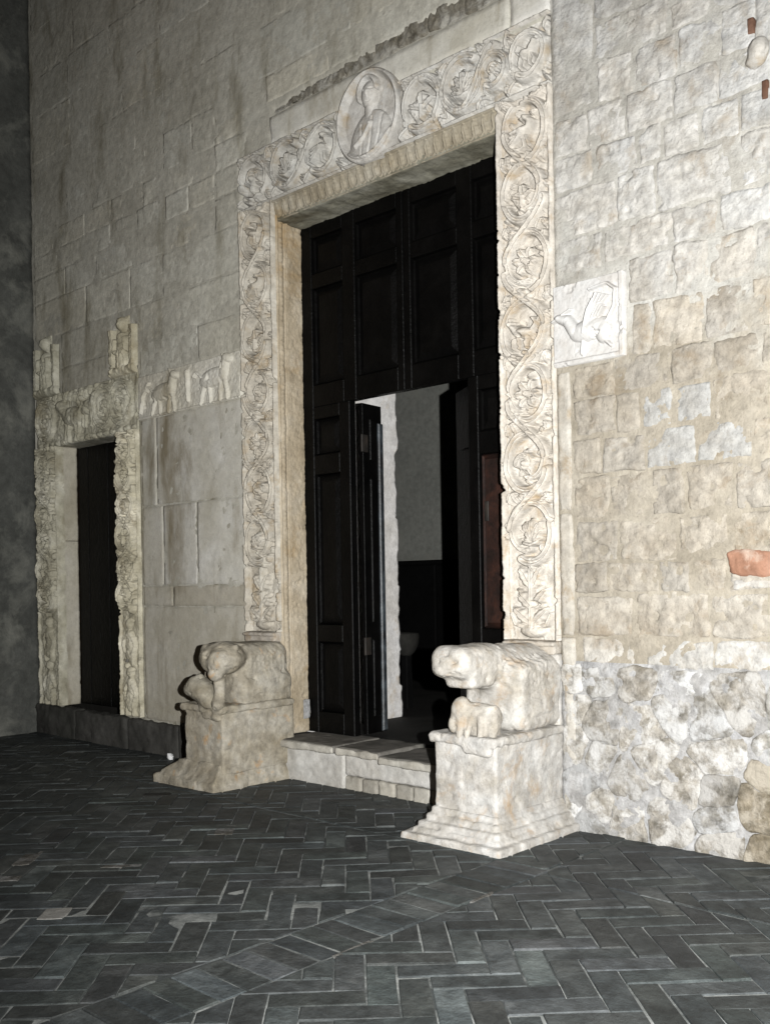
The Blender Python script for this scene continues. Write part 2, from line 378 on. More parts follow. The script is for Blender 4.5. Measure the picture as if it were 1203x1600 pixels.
def clip(poly, x0, x1, y0, y1):
    for ax, lim, sg in ((0, x0, 1), (0, x1, -1), (1, y0, 1), (1, y1, -1)):
        out = []
        for k in range(len(poly)):
            a, b = poly[k], poly[(k+1) % len(poly)]; da, db = sg*(a[ax]-lim), sg*(b[ax]-lim)
            if da >= 0: out.append(a)
            if (da >= 0) != (db >= 0):
                t = da/(da-db); out.append((a[0]+(b[0]-a[0])*t, a[1]+(b[1]-a[1])*t))
        poly = out
        if len(poly) < 3: return []
    return poly
def parea(p): return .5*abs(sum(p[k][0]*p[(k+1) % len(p)][1]-p[(k+1) % len(p)][0]*p[k][1] for k in range(len(p))))
BL, BW = .37, .125
bricks = []     # (polygon, is_band)
def herring(x0, x1, y0, y1, ox, oy):
    c = math.sqrt(.5)
    tow = lambda u, v: (ox+(u+v)*c, oy+(v-u)*c)
    r = 40
    for j in range(-16, 17):
        for i in range(-70, 71):
            bu, bv = i*BW+j*BL, i*BW-j*BL
            for rect in (((0, 0), (BL, 0), (BL, BW), (0, BW)), ((0, BW), (BW, BW), (BW, BW+BL), (0, BW+BL))):
                P = [tow(bu+a, bv+b) for a, b in rect]
                if max(p[0] for p in P) < x0 or min(p[0] for p in P) > x1 or max(p[1] for p in P) < y0 or min(p[1] for p in P) > y1: continue
                Q = clip(P, x0, x1, y0, y1)
                if len(Q) >= 3 and parea(Q) > .0035: bricks.append(Q)
herring(-5.15, 1.665, -4.7, -.87, .828, -2.614)
herring(2.015, 4.6, -4.7, -.93, 2.71, -1.919)
herring(2.0, 4.6, -.92, -.01, 2.3, -.3)
herring(-5.15, 1.99, -.86, .0, .2, -.5)
y = -4.7
while y < -.87:
    h = .128; bricks.append([(1.672, y), (2.008, y), (2.008, min(y+h, -.865)), (1.672, min(y+h, -.865))]); y += h
def inview(c):
    v = Vector((c[0], c[1], 0))-EYE; d = v.dot(FW)
    return d > .5 and abs(v.dot(RT)/d) < .41 and -(v.z)/d < .48
def brick_geo(P, q):
    """one paver: worn top with rounded arris, sides down into the bed"""
    n = len(P); cx = sum(p[0] for p in P)/n; cy = sum(p[1] for p in P)/n
    def ins(d):
        out = []
        for k in range(n):
            a, b, c = P[k-1], P[k], P[(k+1) % n]
            e1 = Vector((b[0]-a[0], b[1]-a[1])); e2 = Vector((c[0]-b[0], c[1]-b[1]))
            if e1.length < 1e-6 or e2.length < 1e-6: out.append((b[0]+(cx-b[0])*.1, b[1]+(cy-b[1])*.1)); continue
            e1.normalize(); e2.normalize(); ar = 1 if sum(P[t][0]*P[(t+1) % n][1]-P[(t+1) % n][0]*P[t][1] for t in range(n)) > 0 else -1
            n1 = Vector((-e1.y, e1.x))*ar; n2 = Vector((-e2.y, e2.x))*ar; bs = n1+n2
            if bs.length < .2: bs = n1
            bs = bs/max(bs.dot(n1), .5); out.append((b[0]+bs.x*d, b[1]+bs.y*d))
        return out, ar
    o, ar = ins(.0042); i1, _ = ins(.008); i2, _ = ins(.03)
    tx, ty, tz = q.uniform(-.018, .018), q.uniform(-.018, .018), q.uniform(-.004, .003)
    zz = lambda p, z: z+tz+(p[0]-cx)*tx+(p[1]-cy)*ty
    jit = lambda p: (p[0]+q.uniform(-.0035, .0035), p[1]+q.uniform(-.0035, .0035))
    o = [jit(p) for p in o]; i1 = [jit(p) for p in i1]
    V = [(*p, -.03) for p in o]+[(*p, zz(p, -.001)) for p in o]+[(*p, zz(p, .003)) for p in i1]
    F = []
    for a in range(2):
        for k in range(n): F.append([a*n+k, a*n+(k+1) % n, (a+1)*n+(k+1) % n, (a+1)*n+k])
    F.append([2*n+k for k in range(n)])
    if ar < 0: F = [f[::-1] for f in F]
    return V, F
q = random.Random(3)
cent = lambda P: (sum(p[0] for p in P)/len(P), sum(p[1] for p in P)/len(P))
bricks.sort(key=lambda P: (not inview(cent(P)), (Vector((*cent(P), 0))-EYE).length/math.sqrt(max(parea(P), .01)/.046)))
VV, FF = [], []
for k, P in enumerate(bricks):
    V, F = brick_geo(P, q)
    if k < 298:
        o = link('brick', poly_mesh('brick', V, F), M['floorbrick'], floor, False)
        t = q.choice((.65, .85, 1.0, 1.0, 1.1, 1.25, 1.5))*q.uniform(.92, 1.08)
        o.color = (t*q.uniform(.95, 1.06), t, t*q.uniform(.96, 1.08), 1)
    else:
        b0 = len(VV); VV += V; FF += [[b0+i for i in f] for f in F]
o = link('brick', poly_mesh('brick_field', VV, FF), M['floorbrick'], floor, False); o['kind'] = 'stuff'
# pale replacement pieces and mortar repairs trodden into the pavement
def pale_piece(x, y, wx, wy, rot, mt, nm='pale_brick'):
    c, s = math.cos(rot), math.sin(rot); q2 = random.Random(int(x*100)); P = []
    for a, b in ((-1, -1), (.1, -1.05), (1, -1), (1.04, .1), (1, 1), (0, 1.06), (-1, 1), (-1.05, 0)):
        u, v = a*wx*q2.uniform(.85, 1.1), b*wy*q2.uniform(.85, 1.1); P.append((x+u*c-v*s, y+u*s+v*c))
    V = [(*p, -.01) for p in P]+[(*p, .0052) for p in P]; n = len(P)
    F = [[k, (k+1) % n, n+(k+1) % n, n+k] for k in range(n)]+[list(range(n, 2*n))]
    return link(nm, poly_mesh(nm, V, F), mt, floor, False)
for x, y, a, b, r, mt in ((.61, -2.95, .075, .06, -.785, 'step'), (-.42, -2.55, .14, .05, -.785, 'rubble'), (-.15, -2.86, .10, .04, .785, 'rubble'), (-1.32, -1.08, .10, .05, .785, 'ledge'),
                          (-.05, -1.42, .11, .055, -.785, 'rubble'), (.15, -2.3, .10, .022, .785, 'rubble'), (2.012, -2.35, .010, .12, 0.03, 'rubble'), (2.01, -1.45, .01, .10, .05, 'rubble')):
    o = pale_piece(x, y, a, b, r, M[mt]); t = .34 if mt == 'rubble' else .5; o.color = (t, t, t, 1)

# ------------------------------------------------------------------ facade wall
wall = thing('facade_wall', 'weathered church facade wall of pale limestone blocks around both doorways', 'wall')
gx = np.arange(-5.2, 6.01, .025); gz = np.arange(-.1, 9.61, .025); X, Z = np.meshgrid(gx, gz)
rt_ = smooth01((X-1.4)/.2)
Y = -.002+(.0028+.0055*rt_)*fbm(X, Z, None, 5, 4, 21, .6)+.0022*fbm(X, Z, None, 24, 2, 22)
low = smooth01((1.10-Z)/.1)*smooth01((X-1.5)/.1)
Y = Y-low*(.010+.012*fbm(X, Z, None, 9, 4, 4, .65))
Y = Y+.0022+.0008*rt_
def sink(x0, x1, z0, z1, d):
    global Y
    Y = np.where((X > x0) & (X < x1) & (Z > z0) & (Z < z1), Y+d, Y)
sink(-1.53, 1.53, -1, 5.12, .09); sink(-5.2, -3.14, .3, 3.58, .05); sink(-3.2, -1.56, 3.16, 3.53, .03); sink(-5.2, -4.62, 3.5, 4.1, .03); sink(-3.54, -3.15, 3.5, 4.1, .03)
sink(1.57, 2.02, 2.9, 3.36, .03); Y = np.where((X > -1.1) & (X < 1.3) & (Z > 5.395) & (Z < 5.42+.045*(X+1.1)+.02*fbm(X, Z, None, 4, 2, 9)), Y+.022, Y); sink(-3.1, -1.56, .3, 3.14, .0025); sink(-1.15, 1.84, 5.14, 5.38, .006)
mx = (gx[:-1]+.0125)[None, :]; mz = (gz[:-1]+.0125)[:, None]
keep = ~((np.abs(mx) < 1.2) & (mz < 4.6)) & ~((mx > -4.66) & (mx < -3.42) & (mz < 3.1))
rz = (mx > 1.53) & (mz < 1.06)
P = np.stack([X, Y, Z], -1)
lf_ = (mx < 1.53) & (mz > -9)
link('mortar_bed', grid_mesh('mortar_bed', P, None, keep & lf_), M['upper'], wall).color = (.94, .93, .92, 1)
link('mortar_bed', grid_mesh('mortar_bed', P, None, keep & ~rz & ~lf_), M['mortar'], wall)
link('mortar_bed', grid_mesh('mortar_bed', P, None, keep & rz), M['palemortar'], wall)
NST = 0
def stone(x0, x1, z0, z1, mat='ashlar', proud=.014, rough=.006, gap=.008, res=.018, name='stone_block', col=None, rnd=.05, wob=.012, parent=None, y0=0.0, bev=.010):
    global NST; NST += 1; seed = NST*13
    hw, hh = (x1-x0)/2-gap, (z1-z0)/2-gap; xc, zc = (x0+x1)/2, (z0+z1)/2
    def axis(h):
        c = np.linspace(-1+bev/h, 1-bev/h, max(5, int(2*h/res))); return np.concatenate([[-1, -1+.35*bev/h], c, [1-.35*bev/h, 1]])
    u, v = np.meshgrid(axis(hw), axis(hh))
    x = xc+u*hw; z = zc+v*hh
    ex = fbm(x+seed, z, None, 7, 4, seed, .6); ez = fbm(x, z+seed, None, 7, 4, seed+3, .6)
    x = x+ex*wob*np.abs(u)**3-np.sign(u)*rnd*hh*np.abs(u)**8*np.abs(v)**8
    z = z+ez*wob*np.abs(v)**3-np.sign(v)*rnd*hh*np.abs(u)**8*np.abs(v)**8
    e = np.minimum((1-np.abs(u))*hw, (1-np.abs(v))*hh)
    q = random.Random(seed); tu, tv = q.uniform(-1, 1)*.5*rough, q.uniform(-1, 1)*.5*rough
    chip = bev*(1+2.2*np.clip(fbm(x, z+seed, None, 12, 2, seed+2), 0, 1))
    h = proud*smooth01(e/chip)-.004*(1-smooth01(e/chip))
    n1 = fbm(x+seed, z, None, 5.0, 3, seed+5); n2 = fbm(x*1.25, z+seed, None, 20, 3, seed+6, .6)
    rid = 1-np.abs(vn(x*13+seed, z*15, None, seed+7))
    fac = np.full_like(x, 9.)
    for k in range(7):
        a_ = q.uniform(0, 6.28); sl_ = q.uniform(.03, .10); fac = np.minimum(fac, q.uniform(.0, .006)+sl_*((x-xc-q.uniform(-hw, hw)*.7)*math.cos(a_)+(z-zc-q.uniform(-hh, hh)*.7)*math.sin(a_)))
    fac = np.clip(fac, -.014, .005)*min(1, rough/.009)
    rd2 = np.abs(vn(x*27+z*9+seed, z*24-x*7, None, seed+11))
    h = h+fac*.8+rough*(.55*n1+.55*n2+.35*(rid-.6)+.75*(rd2-.4))+tu*u+tv*v
    h = h-np.maximum(fbm(x, z, None, 15, 3, seed+8)-.42, 0)*rough*4.0
    me = grid_mesh(name, np.stack([x, y0-h, z], -1), (0, .05, 0))
    o = link(name, me, M[mat], parent or wall)
    if col is None:
        t = q.uniform(.84, 1.06); col = (t*q.uniform(.99, 1.03), t, t*q.uniform(.93, 1.02))
    o.color = (*col, 1); return o
def vary(q, t, warm=0.0):
    k = t*q.uniform(.93, 1.05); wv = warm*.42+q.uniform(-.03, .035)
    return (k*(1+wv*.5), k, k*(1-wv*.75))
q = random.Random(11)
# right of the portal: coursed squared stones
def joints(lst, end, q, lo, hi):
    lst = list(lst)
    while lst[-1] < end: lst.append(lst[-1]+q.uniform(lo, hi))
    return lst
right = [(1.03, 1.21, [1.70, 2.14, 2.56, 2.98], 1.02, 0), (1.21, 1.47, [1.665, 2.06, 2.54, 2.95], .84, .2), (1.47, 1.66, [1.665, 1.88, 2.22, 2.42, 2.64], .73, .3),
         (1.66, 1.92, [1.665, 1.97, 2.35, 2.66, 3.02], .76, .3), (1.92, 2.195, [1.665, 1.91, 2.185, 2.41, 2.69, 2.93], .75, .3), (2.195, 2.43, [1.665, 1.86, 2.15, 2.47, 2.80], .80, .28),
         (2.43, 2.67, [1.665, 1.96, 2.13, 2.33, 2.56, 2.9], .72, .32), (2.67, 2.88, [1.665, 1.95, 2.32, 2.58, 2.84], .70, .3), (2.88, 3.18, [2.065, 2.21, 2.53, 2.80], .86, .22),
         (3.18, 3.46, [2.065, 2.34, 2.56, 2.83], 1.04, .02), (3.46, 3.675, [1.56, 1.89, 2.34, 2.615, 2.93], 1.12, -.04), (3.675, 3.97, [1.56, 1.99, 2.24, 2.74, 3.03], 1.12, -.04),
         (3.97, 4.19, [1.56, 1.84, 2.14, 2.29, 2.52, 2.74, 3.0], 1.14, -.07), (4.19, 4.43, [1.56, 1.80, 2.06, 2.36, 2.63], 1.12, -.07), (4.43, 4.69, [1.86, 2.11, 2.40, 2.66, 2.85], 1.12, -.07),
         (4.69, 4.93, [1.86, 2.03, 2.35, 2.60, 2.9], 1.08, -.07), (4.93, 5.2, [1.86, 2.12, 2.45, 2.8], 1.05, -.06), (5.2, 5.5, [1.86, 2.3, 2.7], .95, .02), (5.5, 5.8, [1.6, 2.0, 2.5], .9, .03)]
for z0, z1, xs, br, wm in right:
    xs = joints(xs, 3.3, q, .26, .42)
    for a, b in zip(xs[:-1], xs[1:]):
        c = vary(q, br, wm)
        if 2.1 < a < 2.5 and 1.95 < z0 < 2.45: c = (.84, .86, .885)
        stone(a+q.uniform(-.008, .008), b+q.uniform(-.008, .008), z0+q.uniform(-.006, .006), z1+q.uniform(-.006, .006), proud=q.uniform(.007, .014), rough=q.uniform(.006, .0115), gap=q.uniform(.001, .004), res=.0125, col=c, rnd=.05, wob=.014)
stone(2.635, 2.95, 1.545, 1.705, 'terracotta', .026, .005, .008, .012, 'red_brick', (.92, .92, .92), .45, .022)
stone(2.66, 2.95, 1.475, 1.548, proud=.012); stone(2.95, 3.3, 1.475, 1.655)
def boss(X, Y, Z):
    P = (X, Y, Z); return smin(ell(P, (2.88, -.045, 4.37), (.055, .05, .062)), ell(P, (2.85, -.02, 4.33), (.05, .035, .04)), .02)+worn(P, .006, 16, 77, .02)
link('stone_boss', surfnet('stone_boss', boss, (2.76, -.13, 4.25), (2.97, .05, 4.48), .010), M['marble'], wall)
for a, b, c, d in ((2.80, 2.85, 4.48, 4.58), (2.87, 2.92, 4.10, 4.22)): stone(a, b, c, d, 'terracotta', .022, .004, .002, .01, 'brick_chip', (.42, .42, .42), .4, .006)
# plain pilaster strip beside the jamb
for a, b in ((1.0, 1.2), (1.2, 1.98), (1.98, 2.86)):
    stone(1.553, 1.658, a, b, 'marble', .02, .003, .002, .016, 'pilaster_strip', (.8, .77, .72), .05, .004)
stone(1.57, 1.665, .42, 1.0, 'marble', .02, .003, .002, .016, 'pilaster_strip', (.85, .83, .8), .05, .004)
# smooth slabs of the lintel zone
stone(-1.16, 1.235, 5.145, 5.375, 'slab', .012, .002, .003, .03, 'slab', (1.08, 1.08, 1.06), .03, .004)
stone(1.24, 1.55, 5.14, 5.40, 'slab', .014, .002, .003, .03, 'slab', (1.14, 1.14, 1.14), .03, .004)
stone(1.555, 1.85, 4.46, 5.42, 'ashlar', .006, .004, .002, .02, 'slab', (1.04, 1.05, 1.06), .03, .01)
# rubble footing, right
seeds = []
qr = random.Random(29)
for k in range(400):
    p = (qr.uniform(1.6, 3.35), qr.uniform(.0, 1.0))
    if all(math.hypot((p[0]-s[0])*.8, p[1]-s[1]) > .085+.10*abs(math.sin(s[0]*37+s[1]*91)) for s in seeds): seeds.append(p)
def rubble(cell, seed):
    n = len(cell); cx = sum(p[0] for p in cell)/n; cz = sum(p[1] for p in cell)/n; qq = random.Random(seed)
    sh = qq.uniform(.90, 1.06); nr, na = 6, 30; rows = []
    for ri in range(nr+1):
        row = []
        for ai in range(na):
            a = 2*math.pi*ai/na; dx, dz = math.cos(a), math.sin(a); best = 9
            for k in range(n):
                (x1, z1), (x2, z2) = cell[k], cell[(k+1) % n]; ex, ez = x2-x1, z2-z1; den = dx*ez-dz*ex
                if abs(den) < 1e-9: continue
                t = ((x1-cx)*ez-(z1-cz)*ex)/den; s_ = ((x1-cx)*dz-(z1-cz)*dx)/den
                if t > 0 and -1e-6 <= s_ <= 1+1e-6: best = min(best, t)
            row.append((a, best))
        rows.append(row)
    V = []; F = []
    rad = np.array([b for a, b in rows[0]])
    for _ in range(1): rad = (np.roll(rad, 1)+rad*2+np.roll(rad, -1))/4
    V.append((cx, -.014-qq.uniform(0, .007), cz)); hgt = -V[0][1]
    prof = [(.2, 1), (.4, 1), (.58, 1.0), (.74, .98), (.88, .93), (.95, .8), (1.0, .3), (1.0, -2.5)]
    for f, hh in prof:
        for ai in range(na):
            a = 2*math.pi*ai/na; r = rad[ai]*sh*f*(1+.16*vn(np.array(math.cos(a)*2+seed), np.array(math.sin(a)*2), None, seed))
            x, z = cx+r*math.cos(a), max(cz+r*math.sin(a), -.02)
            yy = -hgt*hh-(.011*float(fbm(np.array(x), np.array(z), None, 13, 4, seed)) if hh > 0 else 0)
            V.append((x, yy, z))
    for ai in range(na): F.append([0, 1+ai, 1+(ai+1) % na])
    for r in range(len(prof)-1):
        for ai in range(na):
            b0, b1 = 1+r*na, 1+(r+1)*na; F.append([b0+ai, b1+ai, b1+(ai+1) % na, b0+(ai+1) % na])
    F = [f for f in F]
    o = link('rubble_stone', poly_mesh('rubble_stone', V, F), M['rubble'], wall)
    return o
for k, s in enumerate(seeds):
    cell = [(1.56, -.03), (3.4, -.03), (3.4, 1.03), (1.56, 1.03)]
    for t in seeds:
        if t is s: continue
        mxp, mzp = (s[0]+t[0])/2, (s[1]+t[1])/2; nx, nz = t[0]-s[0], t[1]-s[1]; out = []
        for i in range(len(cell)):
            a, b = cell[i], cell[(i+1) % len(cell)]
            da = (a[0]-mxp)*nx+(a[1]-mzp)*nz; db = (b[0]-mxp)*nx+(b[1]-mzp)*nz
            if da <= 0: out.append(a)
            if (da <= 0) != (db <= 0): tt = da/(da-db); out.append((a[0]+(b[0]-a[0])*tt, a[1]+(b[1]-a[1])*tt))
        cell = out
    o = rubble(cell, 500+k); c = vary(qr, qr.choice((.68, .8, 1.0, 1.08, .92)), qr.choice((0, .05, .12, 0)))
    if s[0] > 2.62 and s[1] < .55: c = (.68, .62, .52)
    o.color = (*c, 1)
# left: large ashlar above, thin courses, smooth slabs beside the small door
left = [(3.54, 3.87, [-4.55, -3.55], .93), (3.54, 3.87, [-3.1, -2.18, -1.56], .95), (3.87, 4.23, [-4.55, -3.56], .93), (3.87, 4.23, [-3.12, -2.42, -1.56], .95), (4.23, 4.63, [-5.1, -4.05, -3.24, -2.70, -1.56], .97), (4.63, 4.91, [-5.1, -4.45, -3.85, -3.2, -2.62, -1.9, -1.56], .93),
        (4.91, 5.14, [-5.1, -4.6, -4.1, -3.57, -3.1, -2.64, -2.28, -1.9, -1.56], .92), (5.14, 5.37, [-5.1, -4.68, -4.05, -3.55, -3.0, -2.63, -2.2, -1.89, -1.18], .92), (5.37, 5.72, [-5.1, -4.4, -3.9, -3.45, -2.95, -2.66, -2.22, -1.88, -1.2], .9), (5.5, 5.72, [-1.2, -.45, .35, 1.0, 1.6], .9)]
x = -1.1
while x < 1.3:
    b_ = min(x+q.uniform(.12, .34), 1.35); tp = 5.44+.045*(x+1.1)+q.uniform(-.02, .03)
    stone(x, b_, 5.385, tp, 'rubble', q.uniform(-.008, .004), .012, .002, .0125, col=(.66, .64, .58), rnd=.1, wob=.014); x = b_
z = 5.72
while z < 8.9:
    h = q.uniform(.36, .52); xs = joints([-5.1], (-1.25 if z < 5.72 else 1.4) if z < 7.4 else -1.6, q, .6, 1.25); left.append((z+(.14 if 0 else 0), z+h, xs, .84)); z += h
for z0, z1, xs, br in left:
    for a, b in zip(xs[:-1], xs[1:]):
        big = z0 < 4.6
        stone(a, b, z0+q.uniform(-.004, .004), z1+q.uniform(-.004, .004), 'upper', q.uniform(.002, .0055), .002 if big else q.choice((.0022, .003, .004, .007)), q.uniform(.0005, .002), .02, col=vary(q, br*1.12, .04), rnd=.03, wob=.006, bev=.006)
for x0, x1, z0, z1, c in ((-3.1, -2.85, 2.32, 3.14, (.97, .96, .92)), (-2.845, -1.56, 2.32, 3.14, (1.02, 1.01, .98)), (-3.1, -2.76, 1.57, 2.31, (.95, .93, .88)), (-2.755, -2.24, 1.57, 2.31, (1.0, .99, .97)),
                          (-2.235, -1.56, 1.57, 2.31, (1.06, 1.05, 1.02)), (-3.1, -2.62, 1.38, 1.565, (.86, .83, .76)), (-2.615, -1.56, 1.38, 1.565, (.80, .76, .68)), (-3.1, -1.56, .30, 1.375, (.86, .83, .76))):
    stone(x0, x1, z0, z1, 'slab', .004, .0026, .0004, .025, 'slab', c, .015, .004, bev=.004)
# dark side wall that meets the facade at the left
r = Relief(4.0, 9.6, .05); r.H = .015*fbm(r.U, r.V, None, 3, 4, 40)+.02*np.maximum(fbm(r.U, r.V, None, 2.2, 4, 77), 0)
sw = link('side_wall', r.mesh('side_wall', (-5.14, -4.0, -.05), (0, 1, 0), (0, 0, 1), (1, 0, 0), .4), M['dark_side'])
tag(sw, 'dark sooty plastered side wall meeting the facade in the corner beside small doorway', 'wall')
# dark base ledge beneath the small doorway
led = thing('stone_ledge', 'low dark stone base ledge running below the small doorway', 'ledge')
for k, (a, b) in enumerate(((-5.14, -4.3), (-4.29, -3.35), (-3.34, -2.5), (-2.49, -1.5))):
    worn_block('ledge_stone', (a, -.055-.015*(k % 2), -.03), (b, .08, .315-.01*(k % 3)), M['ledge'], led, .02, .012, .022, k+60, .02).color = (1.0-.1*(k % 2),)*3+(1,)

# ------------------------------------------------------------------ main portal
portal = thing('carved_portal', 'tall doorway frame of pale carved vine scrolls with central bust medallion', 'portal')
JW, X0 = .415, 1.13
def jamb(side):
    r = Relief(JW, 3.51, .005)
    kinds = [2, 5, 0, 3, 0, 4, 1] if side > 0 else [2, 5, 0, 5, 4, 1, 3]
    # bottom: upright plant growing from a vase
    cu = JW/2
    r.ell(cu, .06, .1, .05, .07); r.stroke([(cu, .05), (cu, .52)], .018, .075, 'vine')
    for s in (-1, 1):
        r.leaf(cu, .10, math.pi/2-s*.9, .19, .045, .075); r.leaf(cu, .20, math.pi/2-s*.75, .19, .045, .075); r.leaf(cu, .33, math.pi/2-s*.55, .18, .045, .075)
        r.stroke([(cu+s*.02, .08), (cu+s*.12, .1), (cu+s*.15, .17)], .02, .07, 'vine', .012)
    scroll_v(r, kinds, .50, 3.5, .156, .092, .036, 1 if side > 0 else 2)
    fillets(r, .022, .062)
    xo = X0 if side > 0 else -X0-JW
    o = link('jamb', r.mesh('jamb', (xo, .026, 1.172), (1, 0, 0), (0, 0, 1), (0, -1, 0), .1, .0036, 3 if side > 0 else 8, .010), M['marble'], portal)
    o.color = (1.04, 1.0, .95, 1) if side > 0 else (.95, .91, .83, 1)
    # base moulding under the carving
    def f(X, Y, Z):
        P = (X, Y, Z); d = smin(rbox(P, (xo+.005, -.075, 1.135), (xo+JW-.005, .08, 1.17), .01), rbox(P, (xo+.012, -.055, 1.085), (xo+JW-.012, .08, 1.14), .012), .01)
        return d+worn(P, .004, 12, 5, .01)
    b = link('base_moulding', surfnet('base_moulding', f, (xo-.03, -.12, 1.05), (xo+JW+.03, .12, 1.21), .012), M['marble'], portal); b.color = (.85, .8, .74, 1)
    # block behind the lion
    b = worn_block('jamb_base', (xo, -.028, .30), (xo+JW, .10, 1.088), M['lion' if side > 0 else 'lion_tan'], portal, .012, .004, .018, 9)
for s in (1, -1): jamb(s)
# reveals: moulded strip, then plain face up to the door
for s in (-1, 1):
    r = Relief(.285, 4.24, .0075)
    for u0, wd, h in ((.012, .012, .016), (.052, .03, .012), (.098, .009, .012), (.118, .007, .014)):
        r.stroke([(u0, -.1), (u0, 4.4)], wd, h)
    for k in range(110): r.ell(.052, .04*k+.01, .018, .016, .005, mode='add')
    if s < 0: o = link('reveal', r.mesh('reveal', (-X0-.002, .013, .33), (0, 1, 0), (0, 0, 1), (1, 0, 0), .02, .004, 31), M['marble_tan'], portal)
    else: o = link('reveal', r.mesh('reveal', (X0+.002, .298, .33), (0, -1, 0), (0, 0, 1), (-1, 0, 0), .02, .004, 33), M['marble_tan'], portal)
    o.color = (.98, .96, .92, 1)
# lintel: three carved stones, scrolls left and right of the medallion
def lintel_stone(x0, x1, items, seed, col):
    r = Relief(x1-x0, .455, .005)
    q = random.Random(seed)
    prev = None
    for cx, rr, kd, s in items:
        c = cx-x0
        r.arc(c, .228, rr, -math.pi/2*s-.6, -math.pi/2*s+2*math.pi-1.2, .038, .094, 'vine', .02, min(rr*1.08, .195))
        for t in range(8):
            a_ = q.uniform(0, 6.28); r.leaf(c+rr*math.cos(a_), .228+rr*math.sin(a_), a_+s*q.uniform(.5, 1.1), q.uniform(.05, .09), q.uniform(.018, .028), .08*q.uniform(.7, 1.0))
        motif(r, c, .228, rr*.98, kd, s, .09, q.uniform(0, 1))
        for sx in (-1, 1):
            for sv, an in ((1, 1), (-1, -1)):
                r.leaf(c+sx*rr*.86, .228+sv*.125, sv*(math.pi/2)-sx*sv*.7+q.uniform(-.3, .3), .12, .036, .08)
        if prev is not None:
            pts = []
            a = (prev, .228-.17*s); b = (c, .228+.17*s)
            for t in range(15):
                u = t/14; pts.append((a[0]+(b[0]-a[0])*u, a[1]+(b[1]-a[1])*float(smooth01(u))))
            r.stroke(pts, .034, .092, 'vine')
        prev = c
    r.H = np.maximum(r.H, .062*smooth01((.018-r.V)/.006)); r.H = np.maximum(r.H, .055*smooth01((.016-(r.h-r.V))/.006))
    o = link('lintel_stone', r.mesh('lintel_stone', (x0, .026, 4.684), (1, 0, 0), (0, 0, 1), (0, -1, 0), .1, .0034, seed, .010), M['marble'], portal)
    o.color = col
lintel_stone(-1.545, -.30, [(-1.345, .165, 5, 1), (-.925, .165, 2, -1), (-.52, .165, 1, 1)], 41, (.92, .92, .9, 1))
lintel_stone(-.298, 1.236, [(.50, .165, 4, 1), (.86, .165, 2, -1), (1.12, .10, 5, 1)], 42, (.97, .97, .96, 1))
lintel_stone(1.239, 1.545, [(1.39, .125, 3, 1)], 43, (1.08, 1.07, 1.05, 1))
# band of upright leaves below the frieze, leaning back to the soffit
r = Relief(2.27, .155, .005); n = 27
for k in range(n):
    c = (k+.5)*2.27/n
    r.leaf(c, .012, math.pi/2, .135, .026, .022); r.arc(c+.042, .05, .028, math.pi, 2*math.pi, .008, .014, 'round', None, .03, 8)
r.H = np.maximum(r.H, .02*smooth01((r.V-.138)/.006)); r.H = np.maximum(r.H, .012*smooth01((.012-r.V)/.004))
vv = np.array((0, -.045, .155)); vv = vv/np.linalg.norm(vv); nn = np.array((0, -vv[2], vv[1]))
o = link('leaf_band', r.mesh('leaf_band', (-1.135, .035, 4.528), (1, 0, 0), vv, nn, .08, .002, 44), M['marble_tan'], portal); o.color = (.72, .74, .74, 1)
r = Relief(2.27, .32, .02); o = link('soffit', r.mesh('soffit', (-1.135, .345, 4.526), (1, 0, 0), (0, -1, 0), (0, 0, -1), .12, .005, 45), M['dirty'], portal); o.color = (.6, .6, .56, 1)
